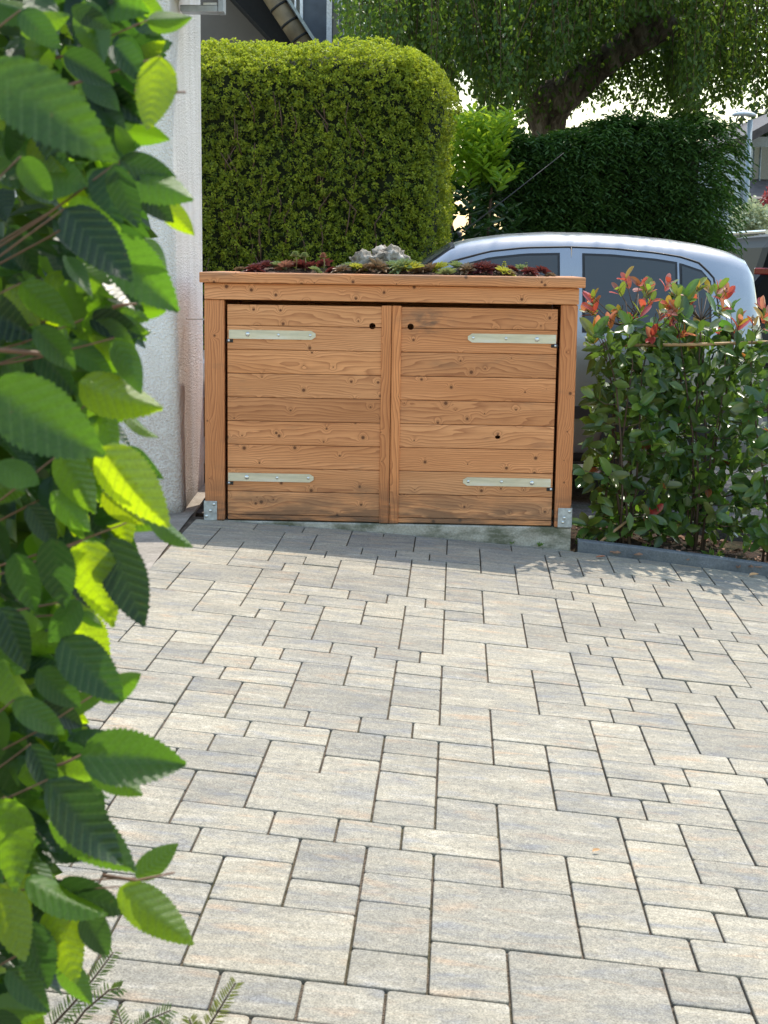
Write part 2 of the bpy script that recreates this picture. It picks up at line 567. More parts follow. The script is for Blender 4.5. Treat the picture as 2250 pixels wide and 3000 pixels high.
MU, MV = 0.0781, 0.07855
U3 = Vector((0.99522541, -0.04619812, -0.08597743))
V3 = Vector((0.0460445, 0.99893228, -0.00377002))
N3 = Vector((0.0860598, -0.000206771, 0.99628995))
P1 = Vector((-0.89206928, 7.50130633, -1.26874694 + CZ))
U0, V0 = 0.43016, -1.6016
UNIT = [(4, 3, 4, 4), (10, 0, 4, 4), (12, 4, 4, 4), (8, 9, 2, 2), (8, 0, 2, 2), (8, 2, 2, 3), (8, 5, 2, 2), (2, 7, 3, 2), (5, 7, 2, 2), (7, 7, 2, 2),
        (9, 7, 3, 2), (10, 4, 2, 3), (3, 9, 3, 2), (4, 0, 2, 3), (6, 9, 2, 3), (6, 1, 2, 2), (10, 9, 2, 2), (12, 8, 2, 3), (14, 8, 2, 2), (14, 10, 2, 3),
        (14, 2, 3, 2), (1, 2, 3, 2), (0, 0, 2, 2), (2, 0, 2, 2), (0, 9, 3, 2), (0, 4, 2, 2), (0, 6, 2, 3), (2, 4, 2, 3)]
GAPU, GAPV = .0056, .0052


def pav_pt(i, j):
    p = P1 + U3 * (U0 + MU * i) + V3 * (V0 - MV * j)
    return p


def clip(poly, p, n):
    """keep the side of the line through p where dot(q-p, n) > 0"""
    out = []
    for a, b in zip(poly, poly[1:] + poly[:1]):
        da, db = (a - p).dot(n), (b - p).dot(n)
        if da >= 0: out.append(a)
        if (da >= 0) != (db >= 0): out.append(a + (b - a) * (da / (da - db)))
    return out


def rounded(poly, r, seg=3):
    out = []
    n = len(poly)
    for k in range(n):
        a, b, c = poly[k - 1], poly[k], poly[(k + 1) % n]
        d1, d2 = (a - b), (c - b)
        rr = min(r, d1.length * .4, d2.length * .4)
        s, e = b + d1.normalized() * rr, b + d2.normalized() * rr
        for q in range(seg):
            t = q / (seg - 1)
            out.append(s * (1 - t) ** 2 + b * 2 * t * (1 - t) + e * t * t)
    return out


def stone_data(poly, thick=.05, bev=.0018):
    """poly: list of 2d vectors counter-clockwise"""
    pl = rounded(poly, .0085)
    c = sum(pl, Vector((0, 0))) / len(pl)
    n = len(pl)
    ins = [p + (c - p).normalized() * bev * 1.3 for p in pl]
    v = [(p.x, p.y, -thick) for p in pl] + [(p.x, p.y, -bev) for p in pl] + [(p.x, p.y, 0) for p in ins]
    f = []
    for r_ in (0, 1):
        for k in range(n):
            f.append((r_ * n + k, r_ * n + (k + 1) % n, (r_ + 1) * n + (k + 1) % n, (r_ + 1) * n + k))
    f.append(tuple(2 * n + k for k in range(n)))
    return v, f


stones = []
for a in range(-2, 5):
    for bb in range(-4, 9):
        for (i, j, w, h) in UNIT:
            stones.append((i + 16 * a, j + 11 * bb, w, h))
LEFT_P, LEFT_D = Vector((-0.93, 7.52)), Vector((-0.072, -2.46)).normalized()
LEFT_N = Vector((-LEFT_D.y, LEFT_D.x))
TOP_P, TOP_N = Vector((CORNER.x, CORNER.y)), Vector((-DIRV.x, -DIRV.y))
mesh_cache = {}
jobs = []
for (i, j, w, h) in stones:
    c3 = pav_pt(i + w / 2, j + h / 2)
    if c3.y < -.6 or c3.y > 7.9 or c3.x > 4.5 or c3.x < -1.3: continue
    hw, hh = w * MU / 2 - GAPU / 2, h * MV / 2 - GAPV / 2
    rect = [Vector((-hw, -hh)), Vector((hw, -hh)), Vector((hw, hh)), Vector((-hw, hh))]
    # clip in plan (local axes are close to the plan axes U, V)
    c2 = Vector((c3.x, c3.y))
    loc = lambda q: Vector(((q - c2).dot(Vector((DIRU.x, DIRU.y))), (q - c2).dot(Vector((DIRV.x, DIRV.y)))))
    ln = lambda n: Vector((n.dot(Vector((DIRU.x, DIRU.y))), n.dot(Vector((DIRV.x, DIRV.y)))))
    pl = clip(rect, loc(TOP_P), ln(TOP_N))
    if len(pl) >= 3: pl = clip(pl, loc(LEFT_P), ln(LEFT_N))
    if len(pl) < 3: continue
    area = abs(sum(p.x * q.y - q.x * p.y for p, q in zip(pl, pl[1:] + pl[:1]))) / 2
    if area < .0006: continue
    full = abs(area - 4 * hw * hh) < 1e-6
    z = gz(c3.x, c3.y)
    e = .05
    nx = -(gz(c3.x + e, c3.y) - gz(c3.x - e, c3.y)) / (2 * e)
    ny = -(gz(c3.x, c3.y + e) - gz(c3.x, c3.y - e)) / (2 * e)
    nrm = Vector((nx, ny, 1)).normalized()
    nrm = (nrm + Vector((random.gauss(0, .0028), random.gauss(0, .0028), 0))).normalized()
    uu = (DIRU - nrm * DIRU.dot(nrm)).normalized()
    vv = nrm.cross(uu)
    mw = Matrix(((uu.x, vv.x, nrm.x, c3.x), (uu.y, vv.y, nrm.y, c3.y), (uu.z, vv.z, nrm.z, z + random.gauss(0, .0008)), (0, 0, 0, 1)))
    d = np.array(c3) - np.array([0, 0, CZ])
    zc = d @ FW
    vis = False
    if zc > .3:
        X, Yp = 1125 + F * (d @ RT) / zc, 1500 - F * (d @ UP) / zc
        lim = 420 if Yp < 1700 else 120
        vis = (-40 + lim * .5 < X < 2330) and (1480 < Yp < 3080)
    jobs.append((0 if vis else 1, c3.y, (w, h) if full else None, pl, mw))
jobs.sort(key=lambda t: (t[0], t[1]))
rest = []
for k, (nv, _, key, pl, mw) in enumerate(jobs):
    if nv == 0 and k < 299:
        if key and key in mesh_cache:
            me = mesh_cache[key]
        else:
            v, f = stone_data(pl)
            me = bpy.data.meshes.new('paver')
            me.from_pydata(v, [], f)
            me.update()
            me.materials.append(M['paver'])
            if key: mesh_cache[key] = me
        o = bpy.data.objects.new('paver', me)
        link(o, driveway)
        o.matrix_world = mw
    else:
        v, f = stone_data(pl)
        rest.append(([mw @ Vector(q) for q in v], f))
v, f = join_data(rest)
o = pydata('paver_field', v, f, M['paver'], driveway)
tag(o, kind='stuff')

# old slab left of the paving and the yard behind
def slab_z(x, y): return -1.262 + CZ + .012 * noise.noise(Vector((x * 2, y * 2, 3))) - .02 * max(0, -x - 1)
o = grid_obj('concrete_path', list(np.linspace(-6, -.965, 60)), list(np.linspace(-3, 8.9, 120)), slab_z, M['slab'])
tag(o, kind='structure')
o = pydata('road', [(-9, 8.27, -1.360 + CZ), (40, 8.27, -1.360 + CZ), (40, 60, -1.360 + CZ), (-9, 60, -1.360 + CZ),
                    (-9, 8.27, -1.8 + CZ), (40, 8.27, -1.8 + CZ)], [(0, 1, 2, 3), (4, 5, 1, 0)], M['asphalt'])
tag(o, kind='structure')

# kerb in front of the bed, following the slope
BOXL = Vector((-0.88387, 7.50098, -1.2674 + CZ))
TH = -0.03997
def kpt(s, off, dz):
    p = CORNER + DIRU * s + DIRV * off
    return (p.x, p.y, gz(p.x, p.y) + dz)
ss = list(np.linspace(1.885, 5.4, 30))
v, f = [], []
for s in ss:
    v += [kpt(s, .012, -.06), kpt(s, .012, .050), kpt(s, .018, .056), kpt(s, .070, .056), kpt(s, .075, .050), kpt(s, .075, -.06)]
for k in range(len(ss) - 1):
    for q in range(5): f.append((k * 6 + q, k * 6 + q + 1, k * 6 + q + 7, k * 6 + q + 6))
f.append((0, 1, 2, 3, 4, 5))
o = pydata('kerb', v, f, M['kerb'])
tag(o, kind='structure')
bed_xs = list(np.linspace(.90, 4.6, 60)); bed_ys = list(np.linspace(7.2, 8.28, 24))
o = grid_obj('planting_bed', bed_xs, bed_ys, lambda x, y: (gz(x, y) - (.03 if y < CORNER.y - .0464 * (x + .93) + .07 else -.02) + .022 * noise.noise(Vector((x * 9, y * 9, 1)))) , M['soil'])
tag(o, kind='structure')
# bark chips and dry leaves lying in the bed
cp, n = [], 260
V_, F_ = [], []
for k in range(n):
    x = random.uniform(1.0, 2.2); y = random.uniform(7.48 - .0464 * (x + .93), 8.2)
    z = gz(x, y) + .022 + .022 * noise.noise(Vector((x * 9, y * 9, 1)))
    a = random.uniform(0, 6.28); s = random.uniform(.008, .026)
    ca, sa = math.cos(a) * s, math.sin(a) * s
    b0 = len(V_)
    t1, t2 = random.uniform(0, .012), random.uniform(0, .012)
    V_ += [(x - ca, y - sa, z + .004), (x + sa * .5, y - ca * .5, z + t1 + .004), (x + ca, y + sa, z + .004), (x - sa * .5, y + ca * .5, z + t2 + .004),
           (x - ca, y - sa, z), (x + sa * .5, y - ca * .5, z), (x + ca, y + sa, z), (x - sa * .5, y + ca * .5, z)]
    F_ += [(b0, b0 + 1, b0 + 2, b0 + 3), (b0, b0 + 4, b0 + 5, b0 + 1), (b0 + 1, b0 + 5, b0 + 6, b0 + 2), (b0 + 2, b0 + 6, b0 + 7, b0 + 3), (b0 + 3, b0 + 7, b0 + 4, b0)]
o = pydata('bark_mulch', V_, F_, plain('bark chips', (.26, .15, .10), .9, 0, .5, 8))
tag(o, 'loose brown bark chips scattered over the planting bed', 'mulch', kind='stuff')

# ================================================================== WOODEN BIN SHELTER
bx = empty('bin_shelter', BOXL, TH)
tag(bx, 'low larch wood bin shelter with two plank doors and planted roof', 'bin shelter')
DEP = .66
pb = 0.0
for (x0, x1, y0) in ((0, .097, 0), (1.72, 1.80, 0), (0, .097, DEP - .09), (1.72, 1.80, DEP - .09)):
    box('post', x0, x1, y0, y0 + .09, 0.0, 1.080, M['wood_v'], bx, .004)
box('fascia_board', 0.002, 1.803, -.006, .03, 1.082, 1.160, M['wood_h'], bx, .003)
box('fascia_board', 0.002, 1.803, DEP - .03, DEP + .006, 1.082, 1.160, M['wood_h'], bx, .003)
box('fascia_board', .002, .03, .032, DEP - .032, 1.082, 1.160, M['wood_h'], bx, .003)
box('fascia_board', 1.775, 1.803, .032, DEP - .032, 1.082, 1.160, M['wood_h'], bx, .003)
box('cap_board', -.018, 1.830, -.034, .10, 1.162, 1.212, M['wood_h'], bx, .004)
box('cap_board', -.018, 1.830, DEP - .10, DEP + .034, 1.162, 1.212, M['wood_h'], bx, .004)
box('cap_board', -.018, .10, .102, DEP - .102, 1.162, 1.212, M['wood_h'], bx, .004)
box('cap_board', 1.712, 1.830, .102, DEP - .102, 1.162, 1.212, M['wood_h'], bx, .004)
PIT = [1.060, .958, .842, .726, .610, .494, .378, .262, .146, .030, .004]
for sx in (.010, 1.772):
    for k in range(9):
        box('side_plank', sx, sx + .02, .092, DEP - .092, PIT[k + 1] + .001, PIT[k] - .001 + (.02 if k == 0 else 0), M['wood_h'], bx, .002)
for k in range(9):
    box('back_plank', .099, 1.718, DEP - .03, DEP - .01, PIT[k + 1] + .001, PIT[k] - .001 + (.02 if k == 0 else 0), M['wood_h'], bx, .002)
# roof tray with planting substrate
sub_xs = list(np.linspace(.10, 1.712, 50)); sub_ys = list(np.linspace(.10, DEP - .10, 24))
def sub_z(x, y):
    e = min(x - .10, 1.712 - x, y - .10, DEP - .10 - y)
    return 1.196 + .034 * min(1, e / .12) + .014 * noise.noise(Vector((x * 14, y * 14, 5)))
nx = len(sub_xs)
v = [(x, y, sub_z(x, y)) for y in sub_ys for x in sub_xs]
f = [(j * nx + i, j * nx + i + 1, (j + 1) * nx + i + 1, (j + 1) * nx + i) for j in range(len(sub_ys) - 1) for i in range(nx - 1)]
pydata('roof_substrate', v, f, M['substrate'], bx, smooth=True)
box('roof_tray', .031, 1.774, .032, DEP - .032, 1.100, 1.155, M['dark'], bx, 0)


def hole_cut(objs, x, z, r, y0=-.05, y1=.08, sq=1.0, seg=20):
    """bore a round hole through boards (cutter is used once and removed)"""
    bm = bmesh.new()
    bmesh.ops.create_cone(bm, cap_ends=True, segments=seg, radius1=r, radius2=r, depth=y1 - y0)
    bmesh.ops.rotate(bm, verts=bm.verts, matrix=Matrix.Rotation(math.pi / 2, 3, 'X'))
    bmesh.ops.scale(bm, verts=bm.verts, vec=(1, 1, sq))
    bmesh.ops.translate(bm, verts=bm.verts, vec=(x, (y0 + y1) / 2, z))
    me = bpy.data.meshes.new('tmp'); bm.to_mesh(me); bm.free()
    cut = bpy.data.objects.new('tmp', me); link(cut, bx)
    bpy.context.view_layer.update()
    for o in objs:
        md = o.modifiers.new('b', 'BOOLEAN'); md.operation = 'DIFFERENCE'; md.object = cut; md.solver = 'EXACT'
        dg = bpy.context.evaluated_depsgraph_get()
        nm = bpy.data.meshes.new_from_object(o.evaluated_get(dg))
        o.modifiers.clear(); o.data = nm
    bpy.data.objects.remove(cut)


def plate(name, pts, y0, y1, mat, parent):
    """flat plate from an outline in the x-z plane"""
    n = len(pts)
    cx = sum(p[0] for p in pts) / n; cz = sum(p[1] for p in pts) / n
    v = [(p[0] - cx, y0, p[1] - cz) for p in pts] + [(p[0] - cx, y1, p[1] - cz) for p in pts]
    f = [tuple(range(n)), tuple(range(2 * n - 1, n - 1, -1))] + [(k, k + n, (k + 1) % n + n, (k + 1) % n) for k in range(n)]
    return pydata(name, v, f, mat, parent, loc=(cx, 0, cz))


def bolt_mesh():
    v, f = [], []
    seg = 10
    prof = [(.0105, 0), (.0105, -.0015), (.0085, -.004), (.004, -.0058)]
    for r, y in prof:
        for k in range(seg): v.append((r * math.cos(6.2832 * k / seg), y, r * math.sin(6.2832 * k / seg)))
    for q in range(3):
        for k in range(seg): f.append((q * seg + k, q * seg + (k + 1) % seg, (q + 1) * seg + (k + 1) % seg, (q + 1) * seg + k))
    f.append(tuple(3 * seg + k for k in range(seg)))
    me = bpy.data.meshes.new('bolt'); me.from_pydata(v, [], f); me.update(); me.shade_smooth(); me.materials.append(M['steel'])
    return me


BOLT = bolt_mesh()


def bolt(x, y, z, parent, s=1.0):
    o = bpy.data.objects.new('bolt', BOLT); link(o, parent); o.location = (x, y, z); o.scale = (s, s, s)


YF = .012                                    # front face of the door boards behind the post faces
for side in (0, 1):
    xa, xb = (.111, .862) if side == 0 else (.952, 1.706)     # boards
    st = (.860, .9075) if side == 0 else (.9105, .955)        # upright stile at the free edge
    bm = bmesh.new()
    dx0, dx1 = (xa + .03, st[1] - .005) if side == 0 else (st[0] + .005, xb - .03)
    bm_box(bm, dx0, dx1, YF + .0215, YF + .045, .12, .23)
    door = bm_obj('door', bm, M['wood_h'], bx)
    box('door_ledge', dx0, dx1, YF + .0215, YF + .045, .82, .93, M['wood_h'], door)
    door["label"] = 'left plank door with strap hinges beside the white wall' if side == 0 else 'right plank door with strap hinges and a knot hole'
    pls = []
    for k in range(10):
        jig = random.uniform(-.0008, .0008)
        pls.append(box('plank', xa, xb, YF + jig, YF + .021, PIT[k + 1] + .0012, PIT[k] - .0012, M['wood_h'], door, .0022))
    box('stile', st[0], st[1], YF - .009, YF + .020, .002, 1.064, M['wood_v'], door, .003)
    hx = .815 if side == 0 else 1.000
    hole_cut(pls[:2], hx, .9645, .0155)
    if side == 1: hole_cut([pls[5]], 1.433, .437, .0135, sq=.72, seg=11)
    for top in (1, 0):
        zc, hh_ = ((.9155, .0215) if top else (.217, .0205))
        if side == 0:
            x0, x1 = (.119, .541) if top else (.114, .536)
            pts = [(x0, zc - hh_), (x1 - .02, zc - hh_), (x1, zc - .008), (x1, zc + .008), (x1 - .02, zc + hh_), (x0, zc + hh_)]
            bxs = (x0 + .092, x0 + .242, x1 - .026)
        else:
            x0, x1 = (1.277, 1.701) if top else (1.269, 1.697)
            pts = [(x0 + .02, zc - hh_), (x1, zc - hh_), (x1, zc + hh_), (x0 + .02, zc + hh_), (x0, zc + .008), (x0, zc - .008)]
            bxs = (x0 + .026, x1 - .240, x1 - .092)
        plate('hinge_strap', pts, YF - .006, YF - .001, M['galv'], door)
        for q, bxx in enumerate(bxs):
            bolt(bxx, YF - .006, zc + random.uniform(-.002, .002), door, 1.1 if q == (0 if side == 0 else 2) else .72)
        # hinge pin and its notch at the post
        xe = .111 if side == 0 else 1.706
        sgn = 1 if side == 0 else -1
        bm = bmesh.new()
        bm_box(bm, *sorted((xe - sgn * .004, xe + sgn * .028)), YF - .0035, YF - .0008, zc - hh_ - .019, zc - hh_ - .003, 0)
        bm_obj('hinge_notch', bm, M['black_iron'], door)
        v, f = tube_data([(xe + sgn * .008, YF - .008, zc - hh_ - .0155), (xe + sgn * .008, YF - .008, zc - hh_ - .004)], .006, 10)
        pydata('hinge_pin', v, f, M['steel'], door, smooth=True)
# galvanised post feet
for side in (0, 1):
    x0, x1 = (-.005, .060) if side == 0 else (1.736, 1.805)
    bm = bmesh.new()
    bm_box(bm, x0, x1, -.006, -.001, .001, .096, .001)
    xs_ = (x0, x0 + .004) if side == 0 else (x1 - .004, x1)
    bm_box(bm, xs_[0], xs_[1], -.0005, .075, .001, .096, .001)
    br = bm_obj('post_foot_bracket', bm, M['galv_dull'], bx)
    w = x1 - x0
    for (fx, z) in ((.78, .080), (.5, .048), (.2, .020)) if side == 0 else ((.80, .080), (.45, .048), (.35, .026)):
        bolt(x0 + w * fx, -.006, z, br, .75)

# concrete base under the shelter
def bl(x, y, z=0): return Matrix.Translation(BOXL) @ Matrix.Rotation(TH, 4, 'Z') @ Vector((x, y, z))
v = []
nseg = 24
for k in range(nseg + 1):
    x = -.004 + 1.806 * k / nseg
    for (y, z) in ((.004, -.30), (.004, -.008), (.012, -.0015), (DEP + .01, -.0015), (DEP + .01, -.30)):
        q = bl(x, y, z)
        v.append((q.x, q.y + .004 * noise.noise(Vector((x * 5, z * 9, 2))), q.z))
f = [(k * 5 + q, k * 5 + q + 1, k * 5 + q + 6, k * 5 + q + 5) for k in range(nseg) for q in range(4)] + [(0, 1, 2, 3, 4), tuple(nseg * 5 + q for q in (4, 3, 2, 1, 0))]
o = pydata('concrete_plinth', v, f, M['plinth'])
tag(o, 'mossy concrete plinth wedge under the wooden bin shelter', 'plinth')

# ------------------------------------------------------------------ roof planting: rocks and houseleeks
def rock(name, px, py_base, py_top, wpx, y_loc, label, seed):
    Yw = bl(.5, y_loc).y
    c = at(px, (py_base + py_top) / 2, Yw)
    hgt = (py_base - py_top) * Yw / F
    wid = wpx * Yw / F
    bm = bmesh.new()
    bmesh.ops.create_icosphere(bm, subdivisions=4, radius=.5)
    for vv in bm.verts:
        d = vv.co.normalized()
        r = .5 + .24 * noise.noise(d * 1.9 + Vector((seed, 0, 0))) + .16 * abs(noise.noise(d * 4.2 + Vector((seed, 3, 0)))) - .05 + .06 * noise.noise(d * 10 + Vector((seed, 0, 7)))
        vv.co = Vector((d.x * r * wid, d.y * r * wid * .8, d.z * r * hgt))
    o = bm_obj(name, bm, M['rock'], None, True, c)
    tag(o, label, 'rock')
    return o


def rock_mat():
    m, nt, b, o = new_mat('pitted limestone')
    tc = nd(nt, "ShaderNodeTexCoord").outputs['Object']
    a = noise_t(nt, tc, 22, 6, .65, .6)
    c = ramp(nt, a, [(.34, (.06, .05, .04)), (.48, (.26, .225, .18)), (.72, (.50, .47, .42))])
    nt.links.new(c, b.inputs['Base Color'])
    setc(b, rough=.9, spec=.2)
    bump(nt, a, .9, .02, b)
    return m


M['rock'] = rock_mat()
rock('rock', 1058, 800, 738, 72, .30, 'smaller pitted pale limestone lump on the shelter roof', 3.1)
rock('rock', 1138, 806, 722, 108, .36, 'large craggy grey limestone rock crowning the shelter roof', 9.4)


def rosette_mesh(name, R_, nleaf, tilt0, tilt1, wid, mat):
    c, ax, nr, L, W = [], [], [], [], []
    for k in range(nleaf):
        t = k / (nleaf - 1)
        an = k * 2.39996
        ti = tilt1 + (tilt0 - tilt1) * t                     # inner leaves upright, outer ones flat
        d = np.array([math.cos(an) * math.cos(ti), math.sin(an) * math.cos(ti), math.sin(ti)])
        nn = np.array([-math.cos(an) * math.sin(ti), -math.sin(an) * math.sin(ti), math.cos(ti)])
        c.append(np.array([math.cos(an), math.sin(an), 0]) * R_ * .12 * t + np.array([0, 0, R_ * .12 * (1 - t)]))
        ax.append(d); nr.append(nn)
        L.append(R_ * (.45 + .5 * t)); W.append(R_ * wid * (.5 + .5 * t))
    V, T, r = leaves_np(np.array(c), np.array(ax), np.array(nr), np.array(L), np.array(W), .35, np.linspace(0, 1, nleaf))
    me = np_mesh(name, V, T, r)
    me.materials.append(mat)
    return me


succ = {
    'red': foliage('dark red houseleek', (.20, .075, .065), (.11, .028, .030), (.22, .05, .04), .2),
    'green': foliage('pale green houseleek', (.30, .36, .17), (.18, .24, .11), (.3, .38, .12), .2),
    'pink': foliage('pink brown houseleek', (.42, .24, .18), (.30, .12, .10), (.4, .2, .12), .25),
    'yellow': foliage('yellow stonecrop', (.48, .46, .06), (.34, .36, .05), (.5, .5, .06), .3),
    'brown': foliage('dry brown houseleek', (.34, .25, .16), (.22, .15, .09), (.25, .18, .1), .15),
}
smesh = {k: [rosette_mesh('houseleek', 1.0, 34, -.05, 1.25, .34, m), rosette_mesh('houseleek', 1.0, 26, .25, 1.3, .42, m)] for k, m in succ.items()}
cname = {'red': 'dark red', 'green': 'pale green', 'pink': 'pinkish', 'yellow': 'yellow green', 'brown': 'dry brownish'}
spots = [(745, 'red', .040), (775, 'red', .036), (800, 'brown', .026), (815, 'green', .034), (836, 'pink', .045), (862, 'red', .034), (885, 'red', .042), (908, 'red', .030),
         (925, 'green', .028), (950, 'red', .036), (975, 'red', .028), (1000, 'brown', .036), (1022, 'green', .036), (1046, 'yellow', .040), (1075, 'brown', .042),
         (1105, 'brown', .05), (1130, 'green', .034), (1150, 'green', .042), (1178, 'green', .056), (1204, 'yellow', .050), (1232, 'brown', .042), (1262, 'brown', .034), (1286, 'yellow', .038),
         (1312, 'green', .038), (1342, 'green', .040), (1370, 'brown', .040), (1398, 'red', .036), (1422, 'red', .046), (1450, 'red', .036), (1478, 'yellow', .042), (1502, 'red', .028),
         (1526, 'green', .026), (1552, 'red', .034), (1586, 'red', .034), (1610, 'brown', .022), (700, 'brown', .024), (1490, 'brown', .03)]
place_words = {0: 'at the end of the shelter roof near the white wall', 1: 'left of the rocks on the shelter roof', 2: 'at the foot of the rocks on the shelter roof', 3: 'on the shelter roof in front of the car'}
for k, (px, cc, r) in enumerate(spots):
    yl = random.uniform(.14, .24) if r < .045 else .19
    w = at(px, 790, bl(.9, yl).y)
    lx = (Matrix.Rotation(-TH, 4, 'Z') @ (w - BOXL)).x
    lx = min(max(lx, .12), 1.69)
    q = bl(lx, yl, sub_z(lx, yl) + .010)
    o = bpy.data.objects.new('houseleek', smesh[cc][k % 2]); link(o)
    o.location = q; r *= 1.6; o.scale = (r, r, r * random.uniform(.9, 1.2))
    o.rotation_euler = (random.uniform(.0, .6), random.uniform(-.25, .25), random.uniform(0, 6.28))
    zone = 0 if px < 770 else 1 if px < 1000 else 2 if px < 1245 else 3
    tag(o, f'small {cname[cc]} houseleek rosette {place_words[zone]}', 'succulent', f'{cname[cc]} houseleeks {place_words[zone]}')
# flower stalks
def stalk(px, py, yl, cc, label, rr=.016):
    w = at(px, py, bl(.9, yl).y)
    lx = (Matrix.Rotation(-TH, 4, 'Z') @ (w - BOXL)).x
    b = bl(lx, yl, sub_z(lx, yl) - .005)
    root = empty('houseleek_flower', b)
    tag(root, label, 'flower stalk')
    top = w - b
    tube('stalk', [(0, 0, 0), (top.x * .3 + .004, 0, top.z * .55), tuple(top)], [.004, .0035, .003], plain('stalk', (.22, .2, .08), .7), root, 6)
    for q in range(3):
        o = bpy.data.objects.new('flower_head', smesh[cc][1]); link(o, root)
        o.location = top + Vector((0, 0, -.012 + q * .009)); o.scale = (rr * (1.1 - .2 * q),) * 3
stalk(866, 745, .20, 'green', 'left pale green flower stalk standing above red houseleeks', .026)
stalk(893, 748, .21, 'green', 'right pale green flower stalk standing above red houseleeks', .026)
stalk(948, 748, .20, 'pink', 'reddish brown flower spike left of the rocks', .020)
stalk(1542, 775, .2, 'green', 'thin greenish flower stalk in front of the car window', .012)
stalk(1478, 772, .2, 'yellow', 'thick yellowish flower stalk in front of the car window', .014)

# ================================================================== WALL AT THE LEFT
wall = empty('house_wall', (-1.03, 7.68, slab_z(-1.03, 7.68)))
tag(wall, 'white rough rendered house wall corner beside the bin shelter', 'wall')
def wall_ring(near, far, left, z, r):
    n, fp = Vector(near), Vector(far)
    pts = []
    a = (Vector(left) - n).normalized(); b_ = (fp - n).normalized()
    for q in range(7):
        t = q / 6
        s, e = n + a * r, n + b_ * r
        p = s * (1 - t) ** 2 + n * 2 * t * (1 - t) + e * t * t
        pts.append((p.x, p.y, z))
    pts += [(fp.x, fp.y, z), (left[0], fp.y, z), (left[0], left[1], z)]
    return pts
zs = [(-.25, 0), (.143, 0), (.35, .08), (1.0, .33), (1.5, .52), (2.45, 1.0), (4.6, 1.0)]
v = []
for z, t in zs:
    nearp = (-1.020 - .045 * t, 7.675); farp = (-1.032 - .008 * t, 8.72)
    v += [tuple(Vector(q) - wall.location) for q in wall_ring(nearp, farp, (-4.5, 7.60), z, .05 - .022 * t)]
nr_ = 10
f = [(a * nr_ + k, a * nr_ + (k + 1) % nr_, (a + 1) * nr_ + (k + 1) % nr_, (a + 1) * nr_ + k) for a in range(len(zs) - 1) for k in range(nr_)]
f += [tuple(range(nr_))[::-1], tuple((len(zs) - 1) * nr_ + k for k in range(nr_))]
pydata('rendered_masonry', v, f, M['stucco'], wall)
# wire stay from wall to shelter
a, b_ = at(549, 934, 7.95), at(606, 936, 7.62)
o = tube('wall_tie', [(-1.03, 7.95, a.z), tuple(a), tuple(b_)], .004, plain('pinkish rod', (.50, .42, .38), .6), None, 8)
tag(o, 'thin pinkish metal rod between white wall and wooden post', 'rod')
# grey steel frame on the wall
fm = plain('grey painted steel', (.32, .34, .36), .45, .3, .1)
fr = empty('wall_frame', at(597, 28, 7.95))
tag(fr, 'grey metal frame bracket sticking out from the white wall', 'bracket')
def fbar(name, px0, px1, py0, py1, Y0, Y1, mat):
    p0, p1 = at(px0, py1, 7.95), at(px1, py0, 7.95)
    o_ = box(name, p0.x, p1.x, Y0, Y1, p0.z, p1.z, mat, None, .003)
    o_.parent = fr; o_.matrix_parent_inverse = Matrix.Translation(-Vector(fr.location))
fbar('bottom_rail', 530, 640, 18, 36, 7.92, 8.02, fm)
fbar('side_rail', 640, 657, -160, 38, 7.915, 8.025, fm)
fbar('top_rail', 530, 640, -160, -142, 7.92, 8.02, fm)
fbar('shade_block', 520, 640, -142, -12, 7.72, 8.0, plain('dark panel', (.05, .05, .055), .4))  # unseen solid block, deepened to cast the shadow on the wall
fbar('white_ledge', 596, 638, 9, 17.5, 7.93, 7.975, plain('white plastic', (.8, .8, .8), .4))
# ================================================================== SILVER CAR BEHIND THE SHELTER
CARX, CARY, CARZ = -1.57, 9.58, -1.36 + CZ
def itp(x, xs, ys): return float(np.interp(x, xs, ys))
def ztop(x):
    return itp(x, [0, .06, .2, .6, 1.0, 1.22, 1.40, 1.60, 1.80, 1.95, 2.08, 2.25, 2.5, 2.75, 3.0, 3.2, 3.4, 3.55, 3.64, 3.68, 3.71, 3.74, 3.76],
               [.50, .64, .74, .83, .90, .955, 1.085, 1.235, 1.385, 1.485, 1.515, 1.540, 1.557, 1.556, 1.545, 1.527, 1.498, 1.462, 1.418, 1.35, 1.20, .95, .60])
def plan(x):
    return itp(x, [0, .08, .3, .7, 1.2, 2.6, 3.2, 3.5, 3.68, 3.76], [.70, .82, .93, .985, 1.0, 1.0, .985, .955, .90, .80])
ZB = .985
def section(x):
    """half cross-section from sill to the middle of the roof: (y, z)"""
    zt = ztop(x); p = plan(x)
    low = [(.70, .22), (.79, .24), (.825, .34), (.845, .50), (.850, .64), (.848, .78), (.838, .90)]
    if zt < ZB + .02:
        k = max(zt - .02, .3)
        pts = [(y * p, min(z, k * (z / .92) if z > .3 else z)) for y, z in low]
        pts += [(.80 * p, zt - .012), (.70 * p, zt - .004), (.52 * p, zt), (.40 * p, zt), (.26 * p, zt), (.13 * p, zt), (0, zt)]
        while len(pts) < 17: pts.insert(8, (.82 * p, zt - .03))
        return pts[:17]
    pts = [(y * p, z) for y, z in low] + [(.828 * p, ZB - .02)]
    h = zt - ZB
    for (y, s) in ((.814, .06), (.782, .34), (.740, .60), (.698, .80), (.660, .905), (.590, .962), (.43, .988), (.22, .998), (0, 1.0)):
        pts.append((y * p, ZB + h * s))
    return pts[:17]
XS = sorted(set([0, .03, .06, .12, .2, .35, .6, .9, 1.1, 1.21] + list(np.linspace(1.24, 3.6, 42)) + [3.64, 3.68, 3.71, 3.74, 3.76]))
NP_ = 17
secs = [section(x) for x in XS]
car = empty('parked_car', (CARX + 1.9, CARY, CARZ))
tag(car, 'light silver blue hatchback parked behind the bin shelter', 'car')
